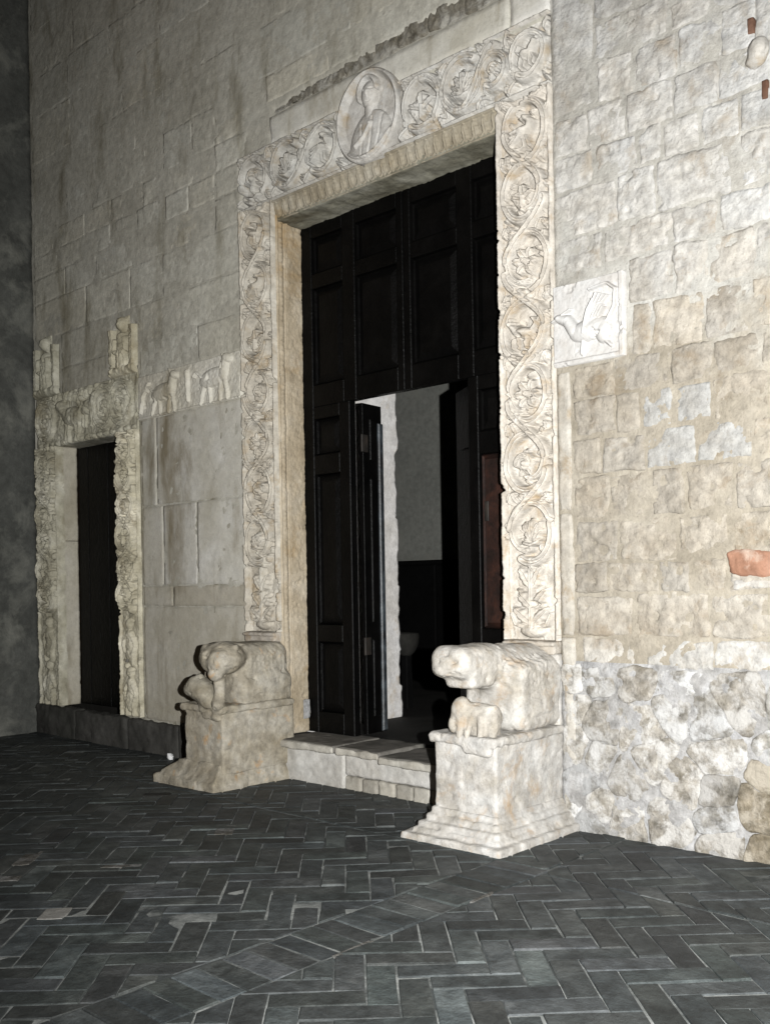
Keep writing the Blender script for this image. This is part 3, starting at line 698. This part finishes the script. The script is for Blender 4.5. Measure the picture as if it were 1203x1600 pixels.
# medallion
def medallion():
    r = Relief(.64, .70, .004); cu, cv = .32, .35
    D = np.sqrt(((r.U-cu)/.312)**2+((r.V-cv)/.34)**2)
    dish = -.034*smooth01((.93-D)/.12)
    rim = .02*np.exp(-((D-.955)/.035)**2)
    # bust: robe with shallow folds, neck, head turned a little, cap of hair, raised hand
    r.ell(cu+.03, cv-.25, .225, .29, .062, .05, pw=.3)
    r.stroke([(cu+.015, cv+.0), (cu+.02, cv+.12)], .048, .052)
    r.ell(cu+.02, cv+.15, .078, .108, .078, -.08)
    r.arc(cu+.015, cv+.17, .088, .1, 3.6, .024, .066, 'round', .018, .105, 16)
    r.ell(cu+.035, cv+.145, .012, .03, .014, 0, 'add'); r.ell(cu+.0, cv+.175, .016, .009, .014, 0, 'sub'); r.ell(cu+.062, cv+.175, .016, .009, .014, 0, 'sub'); r.ell(cu+.03, cv+.095, .022, .007, .012, 0, 'sub')
    q = random.Random(5)
    for (u0, v0_), (u1, v1_) in (((.15, -.03), (.09, -.30)), ((.06, -.03), (.02, -.31)), ((-.05, -.06), (-.05, -.31))):
        r.stroke([(cu+u0, cv+v0_), (cu+(u0+u1)/2+.015, cv+(v0_+v1_)/2), (cu+u1, cv+v1_)], q.uniform(.009, .013), q.uniform(.004, .007), 'round', mode='sub')
    r.stroke([(cu-.10, cv-.20), (cu-.01, cv-.15), (cu+.04, cv-.09)], .03, .078, 'round', .022); r.ell(cu+.05, cv-.075, .024, .032, .082, -.3)
    H = np.where(D < .93, np.maximum(r.H, 0)*smooth01((.95-D)/.06), 0)+dish+rim
    H = H+.0015*fbm(r.U, r.V, None, 30, 3, 2)
    P = np.stack([-.32+r.U, -.062-H, 4.625+r.V], -1)
    # fold everything outside the oval back to its edge
    k = np.where(D > 1, 1/np.maximum(D, 1e-6), 1)
    P[..., 0] = (r.U-cu)*k; P[..., 2] = 4.625+cv+(r.V-cv)*k
    P[..., 1] = np.where(D > 1, -.06+.07*smooth01((D-1)/.12), P[..., 1])
    o = link('medallion', grid_mesh('medallion', P), M['marble'], portal); o.color = (1, 1, 1, 1)
    o['label'] = 'oval medallion carved with a robed bust'
medallion()
# scrap of white plaster at the foot of the left reveal
o = worn_block('plaster_patch', (-1.118, .22, .44), (-1.108, .29, .60), M['palemortar'], portal, .004, .006, .008, 3)

# ------------------------------------------------------------------ relief block with winged beast, right of the portal
def relief_block():
    r = Relief(.49, .50, .004); f = r
    f.ell(.27, .19, .15, .07, .04, .1); f.ell(.36, .17, .06, .08, .035); f.stroke([(.16, .2), (.11, .27), (.06, .29)], .045, .036, 'round', .03)
    f.ell(.055, .292, .035, .024, .038); f.stroke([(.03, .285), (.005, .275)], .014, .03, 'round', .005)
    f.stroke([(.08, .31), (.14, .335)], .008, .03)
    for k in range(5): f.stroke([(.24+.012*k, .17), (.27+.012*k, .29), (.31+.022*k, .38+.012*k-abs(k-1)*.02)], .015, .045-.003*k, 'round', .006)
    for k in range(3): f.stroke([(.30+.02*k, .25), (.35+.012*k, .33-.015*k)], .008, .04)
    f.stroke([(.39, .22), (.44, .3), (.445, .40), (.39, .445), (.27, .43)], .013, .026, 'round', .009)
    for a, b in (((.22, .13), (.21, .05)), ((.36, .12), (.41, .07))): f.stroke([a, b], .018, .02, 'round', .011)
    f.H *= 1.5
    f.ell(.07, .37, .02, .03, .012, mode='sub')
    f.H = np.maximum(f.H, .016*smooth01((f.U-.455)/.01)); f.H = np.maximum(f.H, .012*smooth01((.03-f.V)/.008))
    o = link('relief_block', f.mesh('relief_block', (1.552, -.03, 2.885), (1, 0, 0), (0, 0, 1), (0, -1, 0), .08, .0018, 51), M['whitestone'])
    tag(o, 'bright white marble block carved with a winged beast, set in the wall beside the portal', 'relief'); o.color = (1, 1, 1, 1)
relief_block()

# ------------------------------------------------------------------ small doorway
sp = thing('small_portal', 'small doorway frame with worn carved roundels in the dark corner', 'portal')
for x0, wd, kinds, seed, nm in ((-5.06, .42, [5, 4, 0, 5, 2, 5], 61, 'l'), (-3.468, .345, [5, 2, 4, 5, 0, 0], 62, 'r')):
    r = Relief(wd, 2.74, .006)
    # lower half: two caryatid-like worn figures, upper half: roundels
    cu = wd/2
    for k, v in enumerate((.04, .5)):
        r.stroke([(cu, v+.08), (cu+.01, v+.28)], .085, .045, 'round', .06); r.ell(cu+.005, v+.385, .05, .06, .05)
        for s in (-1, 1): r.stroke([(cu+s*.05, v+.26), (cu+s*.1, v+.18), (cu+s*.06, v+.1)], .022, .04); r.stroke([(cu+s*.045, v+.1), (cu+s*.06, v-.02)], .03, .04)
    scroll_v(r, kinds, 1.0, 2.73, wd*.36, .085, .03, seed)
    fillets(r, .016, .026)
    o = link('jamb', r.mesh('jamb', (x0, -.02, .318), (1, 0, 0), (0, 0, 1), (0, -1, 0), .1, .006, seed, .012), M['dirty'], sp)
    o.color = (1.55, 1.5, 1.38, 1) if nm == 'r' else (1.4, 1.38, 1.3, 1)
r = Relief(1.94, .545, .006)
for c, kd in ((.22, 0), (1.68, 0), (1.38, 5)):
    r.arc(c, .29, .18, 0, 6.28, .03, .05, 'vine', None, .2); r.arc(c, .29, .1, 0, 6.28, .02, .045, 'vine', None, .12); motif(r, c, .29, .12, kd, 1, .045)
# two beasts in the middle
def beast(cu, cv, s, k=1.0, h=.055):
    f = lambda x, y: (cu+s*x*k, cv+y*k)
    r.ell(*f(0, .01), .20*k, .10*k, h*1.2, .1*s, pw=.35); r.stroke([f(.12, .04), f(.2, .12)], .065*k, h*1.2, 'round', .055*k); r.ell(*f(.22, .14), .07*k, .065*k, h*1.3)
    for x in (-.12, -.06, .08, .14): r.stroke([f(x, -.04), f(x+.01, -.15), f(x, -.24)], .032*k, h*.6, 'round', .02*k)
    r.stroke([f(-.16, .03), f(-.23, .1), f(-.18, .18)], .02*k, h)
beast(.78, .26, -1, 1.0); beast(1.06, .32, 1, .75, .04)
for k in range(9): r.leaf(.4+.1*k, .43+.02*math.sin(k), 1.2+.3*math.sin(k*2), .12, .035, .035)
for k in range(16): r.ell(.07+.12*k, .03, .05, .025, .02)
o = link('lintel', r.mesh('lintel', (-5.06, -.022, 3.058), (1, 0, 0), (0, 0, 1), (0, -1, 0), .1, .006, 63, .012), M['dirty'], sp); o.color = (1.25, 1.24, 1.17, 1)
for z0, z1 in ((.32, 2.06), (2.065, 3.06)):
    r = Relief(.22, z1-z0, .02); o = link('reveal_stone', r.mesh('reveal_stone', (-4.645, -.01, z0), (0, 1, 0), (0, 0, 1), (1, 0, 0), .1, .003, int(z0*10)), M['slab'], sp); o.color = (1.0, .96, .86, 1)
r = Relief(.3, 2.74, .02); o = link('reveal_stone', r.mesh('reveal_stone', (-3.462, .29, .32), (0, -1, 0), (0, 0, 1), (-1, 0, 0), .1, .003, 6), M['slab'], sp)
r = Relief(1.2, .3, .02); o = link('soffit', r.mesh('soffit', (-4.65, .29, 3.058), (1, 0, 0), (0, -1, 0), (0, 0, -1), .1, .004, 7), M['dirty'], sp)
# its plank door, almost black
sd = thing('side_door', 'closed nearly black plank door inside the small carved doorway', 'door')
def box_mesh(name, lo, hi, bev=.004):
    (x0, y0, z0), (x1, y1, z1) = lo, hi; b = bev
    V = [(x0, y1, z0), (x1, y1, z0), (x1, y1, z1), (x0, y1, z1), (x0, y0+b, z0), (x1, y0+b, z0), (x1, y0+b, z1), (x0, y0+b, z1), (x0+b, y0, z0+b), (x1-b, y0, z0+b), (x1-b, y0, z1-b), (x0+b, y0, z1-b)]
    F = [[3, 2, 1, 0]]
    for a in (0, 4):
        for k in range(4): F.append([a+k, a+(k+1) % 4, a+4+(k+1) % 4, a+4+k])
    F.append([8, 9, 10, 11]); return poly_mesh(name, V, F)
for k in range(6):
    link('plank', box_mesh('plank', (-4.62+k*.194, .21+.003*(k % 2), .33), (-4.62+k*.194+.191, .26, 3.05)), M['wood'], sd, False).color = (1, 1, 1, 1)

# carved figures standing above the small lintel, and the animal frieze
def figure(x0, x1, z0, z1, seed, label, col):
    w_, h_ = x1-x0, z1-z0; r = Relief(w_, h_, .006); cu = w_/2
    for s in (-1, 1): r.stroke([(cu+s*(w_/2-.035), .06), (cu+s*(w_/2-.035), h_*.8)], .036, .05, 'flat')
    r.stroke([(cu, .1), (cu+.01, h_*.62)], .10, .075, 'round', .075); r.ell(cu+.015, h_*.86, .06, .075, .085)
    r.stroke([(cu-.08, h_*.6), (cu-.1, h_*.42), (cu-.02, h_*.36)], .03, .08); r.stroke([(cu+.09, h_*.6), (cu+.1, h_*.42), (cu+.03, h_*.34)], .03, .08)
    for t in (-.05, 0, .045): r.stroke([(cu+t, h_*.4), (cu+t*1.3, .08)], .009, .02, mode='sub')
    r.stroke([(.02, .05), (w_-.02, .05)], .05, .06)
    for k in range(4): r.ell(.06+k*w_/4, .06, .04, .04, .075)
    # cut the empty corners away beside the head
    H = r.H.copy(); top = (r.V > h_*.82) & (np.abs(r.U-cu-.015) > .075)
    r.H = np.where(top, -.03, r.H)
    o = link('carved_figure', r.mesh('carved_figure', (x0, -.012, z0), (1, 0, 0), (0, 0, 1), (0, -1, 0), .06, .005, seed, .01), M['dirty'])
    tag(o, label, 'relief'); o.color = col
figure(-3.56, -3.13, 3.60, 4.17, 71, 'pale broken relief figure between posts above the frieze end of the small lintel', (1.6, 1.55, 1.42, 1))
figure(-5.06, -4.60, 3.60, 4.25, 72, 'grey worn relief figure above the small lintel, right in the wall corner', (1.35, 1.35, 1.28, 1))
def frieze():
    r = Relief(1.53, .40, .005)
    def an(cu, cv, s, k, long=False):
        f = lambda x, y: (cu+s*x*k, cv+y*k); h = .042
        r.ell(*f(0, .01), .20*k, .085*k, h*1.1, .10*s, pw=.35); r.stroke([f(.13, .02), f(.17, .12)], .062*k, h*1.0, 'round', .05*k); r.ell(*f(.2, .15), .07*k, .045*k, h*1.15, -.3*s)
        r.stroke([f(.16, .18), f(.14, .22)], .018*k, h, 'round', .006)
        for x, d in ((-.13, -.04), (-.08, .02), (.1, -.01), (.15, .03)): r.stroke([f(x, -.03), f(x+d, -.12), f(x+d*1.5, -.2)], .026*k, h*.62, 'round', .018*k)
        r.stroke([f(-.16, .03), f(-.24, .09), f(-.28, .05)], .015*k, h*.9, 'round', .008)
    an(.42, .20, 1, .92); an(1.18, .215, 1, .98)
    r.stroke([(.8, .08), (.79, .33)], .024, .03, 'round', .03); r.stroke([(.05, .06), (.1, .22), (.2, .32)], .014, .03)
    r.H = np.maximum(r.H, .012*smooth01((.02-r.V)/.006))
    o = link('animal_frieze', r.mesh('animal_frieze', (-3.11, -.014, 3.142), (1, 0, 0), (0, 0, 1), (0, -1, 0), .06, .003, 73), M['slab'])
    tag(o, 'pale stone strip carved with two walking animals between the small and the tall doorway', 'relief'); o.color = (1.12, 1.1, 1.04, 1)
frieze()

# ------------------------------------------------------------------ threshold step
st = thing('threshold_step', 'worn marble step with overhanging dark tread in front of the tall door', 'step')
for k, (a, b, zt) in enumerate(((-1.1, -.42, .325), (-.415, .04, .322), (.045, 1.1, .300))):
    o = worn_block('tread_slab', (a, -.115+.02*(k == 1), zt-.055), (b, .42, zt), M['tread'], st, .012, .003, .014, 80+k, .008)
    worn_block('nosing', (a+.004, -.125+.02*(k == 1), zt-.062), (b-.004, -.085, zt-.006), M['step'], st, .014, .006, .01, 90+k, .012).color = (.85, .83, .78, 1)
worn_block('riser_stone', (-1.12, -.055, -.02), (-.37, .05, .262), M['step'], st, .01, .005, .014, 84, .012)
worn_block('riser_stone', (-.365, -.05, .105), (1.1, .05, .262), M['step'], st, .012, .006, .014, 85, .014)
x = -.365
while x < 1.05:
    b = min(x+.165, 1.1); o = worn_block('riser_brick', (x, -.046, -.02), (b-.006, .05, .100), M['step'], st, .01, .005, .014, int(100+x*30), .012)
    t = rng.uniform(.6, .95); o.color = (t, t*.97, t*.9, 1); x += .171
# lion pedestals
def pedestal(cx0, cx1, bx0, bx1, mat, stepped, seed, label):
    t = thing('lion_pedestal', label, 'pedestal', 'pedestals flanking the tall door')
    def fd(X, Y, Z):
        P = (X, Y, Z); d = rbox(P, (cx0, -.70, .12), (cx1, .02, .60), .012); return d+worn(P, .006, 9, seed, .016)
    link('die', surfnet('die', fd, (cx0-.04, -.76, .1), (cx1+.04, .05, .64), .0125), mat, t)
    def fc(X, Y, Z):
        P = (X, Y, Z); d = rbox(P, (cx0-.025, -.735, .585), (cx1+.022, .02, .645), .02)
        d = smin(d, cap(P, (cx1-.05, -.70, .56), (cx1-.2, -.70, .565), .035, .03), .03); return d+worn(P, .006, 13, seed+3, .025)
    o = link('cap', surfnet('cap', fc, (cx0-.08, -.81, .5), (cx1+.08, .05, .69), .0125), mat, t)
    def fb(X, Y, Z):
        P = (X, Y, Z)
        if stepped:
            d = rbox(P, (bx0, -.85, -.03), (bx1, .02, .045), .014); k = 4
            for i, (z0, z1, e) in enumerate(((.04, .075, .045), (.075, .11, .065), (.11, .15, .10), (.15, .19, .125))):
                d = smin(d, rbox(P, (bx0+e*1.15, -.85+e*1.05, z0-.03), (bx1-e*.95, .02, z1), .014), .008)
            return d+worn(P, .005, 10, seed+5, .014)
        # splayed plinth
        e = np.clip((Z-.05)/.13, 0, 1); e2 = .18*e
        lo = rbox(P, (bx0, -.80, -.03), (bx1, .02, .07), .012)
        sl_ = np.maximum(np.maximum(np.maximum((bx0+e2)-X, X-(bx1-e2*.15)), (-.80+.09*e/1)-Y), np.maximum(Z-.20, np.maximum(-Z, Y-.02)))
        return smin(lo, sl_*.8, .01)+worn(P, .008, 9, seed+5, .016)
    link('plinth', surfnet('plinth', fb, (bx0-.05, -.92, -.05), (bx1+.05, .05, .25), .0125), mat, t)
    return t
pedestal(1.085, 1.545, .925, 1.675, M['lion'], True, 110, 'pale pedestal with stepped moulded plinth right of the tall door')
pedestal(-1.485, -1.005, -1.77, -1.0, M['lion_tan'], False, 130, 'tan pedestal with plain sloping plinth left of the tall door')

# lions
def lion_a(X, Y, Z):
    P = (X, Y, Z)
    d = rbox(P, (1.10, -.44, .64), (1.54, .02, 1.06), .06)
    d = smin(d, cap(P, (1.325, .0, .955), (1.29, -.55, 1.045), .208, .125), .06)
    tz = .10*(Y+.6)
    Q = (X, Y, Z+tz*.3)
    d = smin(d, rbox(Q, (1.135, -.815, .975), (1.425, -.40, 1.168), .072), .05)
    d = smin(d, rbox(P, (1.20, -.735, .922), (1.42, -.52, 1.02), .03), .03)
    d = smin(d, ell(P, (1.25, -.81, 1.05), (.07, .03, .055)), .03)
    d = smax(d, -cap(P, (1.445, -.72, 1.145), (1.46, -.40, 1.15), .012, .012), .012)
    d = smin(d, ell(P, (1.50, -.20, .77), (.055, .13, .085)), .03)
    d = smin(d, cap(P, (1.51, -.34, .675), (1.51, -.16, .685), .03, .036), .02)
    d = smax(d, -cap(P, (1.555, -.30, .715), (1.565, .02, .735), .020, .018), .012)
    d = smax(d, -cap(P, (1.56, -.62, 1.135), (1.56, -.05, 1.10), .016, .016), .01)
    side = smooth01((X-1.40)/.05)*smooth01((Z-.90)/.05)*smooth01((1.11-Z)/.03)*smooth01((Y+.60)/.08)*smooth01((-.1-Y)/.06)
    row = np.floor((Z-.90)/.052); v = (Z-.90)/.052-row; u = (Y/.085+.5*(row % 2)) % 1.0
    curl = np.exp(-((np.hypot((u-.5)*1.3, v-.55)-.38)/.13)**2)
    d = d-.011*side*curl
    return d+worn(P, .0045, 13, 151, .022)
o = link('lion_statue', surfnet('lion_statue', lion_a, (1.02, -.98, .58), (1.62, .05, 1.23), .0115), M['lion'])
tag(o, 'pale eroded stone lion with worn head reaching over the right pedestal', 'lion statue', 'lions flanking the tall door'); o.color = (1, .99, .97, 1)
def lion_b(X, Y, Z):
    P = (X, Y, Z)
    d = rbox(P, (-1.50, -.52, .63), (-1.02, .02, 1.10), .10)
    d = smin(d, rbox(P, (-1.48, -.5, .62), (-1.005, .02, .85), .05), .05)
    d = smin(d, ell(P, (-1.09, -.63, 1.0), (.185, .165, .13)), .03)
    d = smin(d, ell(P, (-1.22, -.52, 1.0), (.2, .18, .12)), .05)
    d = smin(d, cap(P, (-1.0, -.73, .98), (-1.02, -.745, .90), .075, .06), .035)
    d = smin(d, cap(P, (-1.12, -.775, 1.045), (-.95, -.71, 1.045), .018, .016), .02)
    for c in ((-1.09, -.785, 1.015), (-.955, -.715, 1.015)): d = smax(d, -ell(P, c, (.024, .024, .014)), .012)
    d = smax(d, -cap(P, (-1.08, -.80, .925), (-.95, -.77, .925), .009, .008), .012)
    for c in ((-.97, -.60, 1.08), (-1.2, -.70, 1.08)): d = smin(d, ell(P, c, (.035, .03, .035)), .02)
    d = smin(d, cap(P, (-1.06, -.68, .90), (-1.03, -.70, .66), .052, .040), .02)
    d = smin(d, cap(P, (-1.06, -.70, .66), (-1.02, -.73, .655), .055, .045), .02)
    d = smin(d, cap(P, (-1.36, -.52, .85), (-1.36, -.55, .66), .07, .06), .03)
    d = smin(d, ell(P, (-1.035, -.20, .79), (.05, .14, .10)), .03)
    d = smax(d, -cap(P, (-.985, -.48, .695), (-.985, -.14, .70), .018, .016), .012)
    side = smooth01((X+1.12)/.05)*smooth01((Z-.86)/.05)*smooth01((1.06-Z)/.03)*smooth01((Y+.45)/.06)*smooth01((-.03-Y)/.05)
    row = np.floor((Z-.86)/.05); v = (Z-.86)/.05-row; u = (Y/.085+.5*(row % 2)) % 1.0
    d = d-.009*side*np.exp(-((np.hypot((u-.5)*1.3, v-.55)-.38)/.13)**2)
    return d+worn(P, .005, 13, 171, .025)
o = link('lion_statue', surfnet('lion_statue', lion_b, (-1.58, -.90, .57), (-.90, .05, 1.2), .0115), M['lion_tan'])
tag(o, 'tan eroded stone lion with round head and thin foreleg on the left pedestal', 'lion statue', 'lions flanking the tall door'); o.color = (1.0, 1, 1, 1)
# small beasts crouching under the lions' heads
def beast_a(X, Y, Z):
    P = (X, Y, Z)
    X = 1.40+(X-1.40)/.78; Y = -.63+(Y+.63)/.78; Z = .635+(Z-.635)/.90; P = (X, Y, Z)
    d = cap(P, (1.33, -.65, .775), (1.465, -.605, .765), .082, .086)
    d = smin(d, rbox(P, (1.24, -.69, .63), (1.53, -.54, .78), .03), .03)
    d = smin(d, ell(P, (1.262, -.70, .80), (.085, .08, .092)), .015)
    d = smin(d, ell(P, (1.212, -.735, .715), (.042, .045, .062)), .02)
    for a, b in (((1.275, -.73, .74), (1.268, -.745, .64)), ((1.345, -.725, .75), (1.35, -.745, .64)), ((1.445, -.69, .76), (1.44, -.71, .64)), ((1.525, -.64, .76), (1.52, -.66, .64))): d = smin(d, cap(P, a, b, .036, .028), .012)
    d = smax(d, -cap(P, (1.352, -.74, .90), (1.335, -.76, .70), .022, .018), .014); d = smax(d, -cap(P, (1.39, -.75, .74), (1.395, -.76, .64), .026, .03), .015); d = smax(d, -cap(P, (1.488, -.70, .72), (1.485, -.715, .64), .014, .018), .012)
    return d+worn(P, .006, 13, 181, .02)
o = link('beast_statue', surfnet('beast_statue', beast_a, (1.10, -.84, .60), (1.60, -.46, .92), .010), M['lion'])
tag(o, 'small crouching stone beast below the worn head of the pale lion', 'animal statue'); o.color = (.93, .9, .85, 1)
def beast_b(X, Y, Z):
    P = (X, Y, Z)
    d = ell(P, (-1.275, -.715, .775), (.105, .10, .095))
    d = smin(d, cap(P, (-1.20, -.72, .74), (-1.14, -.72, .67), .085, .06), .04)
    d = smin(d, ell(P, (-1.345, -.75, .755), (.045, .045, .04)), .03); d = smin(d, ell(P, (-1.25, -.72, .86), (.028, .03, .026)), .02)
    d = smin(d, cap(P, (-1.22, -.70, .72), (-1.2, -.70, .62), .06, .055), .03)
    return d+worn(P, .006, 13, 191, .02)
o = link('beast_statue', surfnet('beast_statue', beast_b, (-1.46, -.87, .59), (-1.0, -.55, .92), .010), M['lion_tan'])
tag(o, 'small round headed stone beast beside the foreleg of the tan lion', 'animal statue'); o.color = (.86, .87, .87, 1)

# ------------------------------------------------------------------ tall wooden door
door = thing('wooden_door', 'tall black panelled wooden door with an open lower wicket', 'door')
def bx(name, lo, hi, mat='wood', parent=door, bev=.006):
    o = link(name, box_mesh(name, lo, hi, bev), M[mat], parent, False); o.color = (1, 1, 1, 1); return o
ZB, ZT, ZW, XW = .33, 4.55, 3.02, .60
bx('stile', (-1.14, .30, ZB), (-1.02, .37, ZT)); bx('stile', (1.02, .30, ZB), (1.14, .37, ZT))
bx('stile', (-.72, .30, ZB), (-XW, .37, ZW)); bx('stile', (.60, .30, ZB), (.69, .37, ZW))
for xa, xb in ((-.66, -.52), (-.07, -.004), (.004, .07), (.52, .66)): bx('stile', (xa, .30, ZW), (xb, .37, ZT))
def panel(x0, x1, z0, z1, mat='wood', y=.325, dep=.018):
    """raised field with a wide bevel inside its moulding"""
    b = .022 if mat == 'redwood' else min(.055, (x1-x0)*.3)
    V = [(x0, y+.03, z0), (x1, y+.03, z0), (x1, y+.03, z1), (x0, y+.03, z1), (x0+.012, y, z0+.012), (x1-.012, y, z0+.012), (x1-.012, y, z1-.012), (x0+.012, y, z1-.012),
         (x0+.02, y+dep, z0+.02), (x1-.02, y+dep, z0+.02), (x1-.02, y+dep, z1-.02), (x0+.02, y+dep, z1-.02), (x0+.02+b, y-.006, z0+.02+b), (x1-.02-b, y-.006, z0+.02+b), (x1-.02-b, y-.006, z1-.02-b), (x0+.02+b, y-.006, z1-.02-b)]
    F = []
    for a in (0, 4, 8):
        for k in range(4): F.append([a+k, a+(k+1) % 4, a+4+(k+1) % 4, a+4+k])
    F.append([12, 13, 14, 15]); o = link('panel', poly_mesh('panel', V, F), M[mat], door, False); o.color = (1, 1, 1, 1); return o
cols = [(-1.02, -.66), (-.52, -.07), (.07, .52), (.66, 1.02)]
for xa, xb in cols:
    panel(xa, xb, 3.2, 4.0); panel(xa, xb, 4.12, 4.42)
    for za, zb in ((ZW, 3.2), (4.0, 4.12), (4.42, ZT)): bx('rail', (xa, .303, za), (xb, .365, zb))
for xa, xb, mt in ((-1.02, -.72, 'wood'), (.69, 1.02, 'redwood')):
    panel(xa, xb, 1.22, 2.46, mt); panel(xa, xb, 2.62, 2.92); panel(xa, xb, .50, 1.08)
    for za, zb in ((ZB, .50), (1.08, 1.22), (2.46, 2.62), (2.92, ZW)): bx('rail', (xa, .303, za), (xb, .365, zb))
# wicket leaves on their hinges
def leaf_door(hx, hy, ang, width, sgn):
    root = bpy.data.objects.new('wicket_leaf', None)
    me = box_mesh('wicket_leaf', (0, -.035, ZB+.012), (width, .0, ZW-.015), .004)
    lf = link('wicket_leaf', me, M['wood'], door, False); lf.color = (1, 1, 1, 1)
    lf.location = (hx, hy, 0); lf.rotation_euler = (0, 0, ang)
    for z0, z1 in ((.48, 1.1), (1.24, 2.4), (2.55, 2.88)):
        for yy0, yy1 in ((-.05, -.034), (.001, .012)):
            p = link('panel', box_mesh('panel', (.08, yy0, z0), (width-.08, yy1, z1), .008), M['wood'], lf, False); p.color = (1.2, 1.2, 1.2, 1)
    return lf
lf = leaf_door(-.575, .385, R_(96), .25, 1)
e = link('meeting_strip', box_mesh('meeting_strip', (.19, -.055, ZB+.02), (.252, -.0355, 2.86), .01), M['bluewood'], lf, False); e.color = (1, 1, 1, 1)
for z in (2.68, 1.05):
    h_ = link('hinge', box_mesh('hinge', (-.028, -.05, z-.07), (.05, -.036, z+.07), .004), M['iron'], lf, False); h_.color = (1, 1, 1, 1)
lf2 = leaf_door(.595, .40, R_(180-33), .46, -1)
# door furniture on the red worn leaf: small ring handles
o = link('latch_plate', box_mesh('latch_plate', (.745, .288, 1.98), (.775, .30, 2.12), .003), M['iron'], door, False)

# ------------------------------------------------------------------ behind the door
pas = Relief(1.08, 4.3, .02)
bl = np.floor(pas.V/.31); pas.H = -.010*(np.abs((pas.V/.31) % 1-.5) > .475)+.006*fbm(pas.U, pas.V, None, 5, 3, 3)
O = np.array((-1.17, .40, .30)); Pp = O+pas.U[..., None]*np.array((0, 1, 0))+pas.V[..., None]*np.array((0, 0, 1))+pas.H[..., None]*np.array((1, 0, 0))
Pp[..., 1] += (.030*vn(bl*1.3, bl*.7, None, 5)+.014*fbm(pas.V*0, pas.V, None, 14, 3, 6))*smooth01((pas.U-.6)/.4)
p1 = link('passage_wall', grid_mesh('passage_wall', Pp, (-.5, 0, 0)), M['passage']); p1['kind'] = 'structure'
pr = Relief(1.05, 4.3, .05); p2 = link('passage_wall', pr.mesh('passage_wall', (1.17, 1.45, .30), (0, -1, 0), (0, 0, 1), (-1, 0, 0), .5, .004, 9), M['passage']); p2['kind'] = 'structure'
def plane(name, vs, mat): o = link(name, arr_mesh(name, vs, [(0, 1, 2, 3)]), M[mat], None, False); o['kind'] = 'structure'; return o
def slabbox(name, lo, hi, mat):
    o = link(name, box_mesh(name, lo, hi, .005), M[mat], None, False); o['kind'] = 'structure'; return o
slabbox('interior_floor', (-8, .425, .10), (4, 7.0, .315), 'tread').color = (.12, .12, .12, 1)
slabbox('interior_wall', (-9, 5.0, 0), (5, 5.3, 7), 'inplaster')
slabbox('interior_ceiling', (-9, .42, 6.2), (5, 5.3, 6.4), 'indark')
slabbox('interior_side_wall', (4.0, 1.46, 0), (4.3, 5.2, 6.2), 'inplaster')
slabbox('interior_back_wall', (-9, 1.30, 0), (-1.68, 1.46, 6.2), 'inplaster')
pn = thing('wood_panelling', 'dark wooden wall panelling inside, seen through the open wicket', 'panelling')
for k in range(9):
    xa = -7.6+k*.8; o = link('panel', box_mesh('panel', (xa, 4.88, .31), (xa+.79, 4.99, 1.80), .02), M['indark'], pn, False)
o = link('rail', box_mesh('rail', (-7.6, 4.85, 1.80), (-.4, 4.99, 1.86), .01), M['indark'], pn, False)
stp = thing('stone_stoup', 'small grey stone basin on a dark post inside beyond the wicket', 'basin')
def basin(X, Y, Z):
    P = (X, Y, Z); d = ell(P, (-1.56, 2.0, 1.02), (.13, .13, .2)); d = np.maximum(d, Z-1.06); d = smax(d, -ell(P, (-1.56, 2.0, 1.08), (.10, .10, .07)), .01); return d+worn(P, .003, 12, 7)
link('basin', surfnet('basin', basin, (-1.74, 1.82, .78), (-1.4, 2.18, 1.1), .016), M['ledge'], stp).color = (.32, .32, .31, 1)
link('post', box_mesh('post', (-1.60, 1.96, .312), (-1.52, 2.04, .86), .01), M['indark'], stp, False)

# crumpled scrap on the ledge beside the left pedestal
def scrap(X, Y, Z):
    P = (X, Y, Z); return ell(P, (-2.52, -.13, .025), (.035, .03, .035))+worn(P, .012, 30, 4)
o = link('paper_scrap', surfnet('paper_scrap', scrap, (-2.58, -.19, -.03), (-2.46, -.07, .085), .006), M['paper'], None, False); o.color = (1, 1, 1, 1)
tag(o, 'small crumpled white paper scrap on the floor by the dark ledge', 'paper')
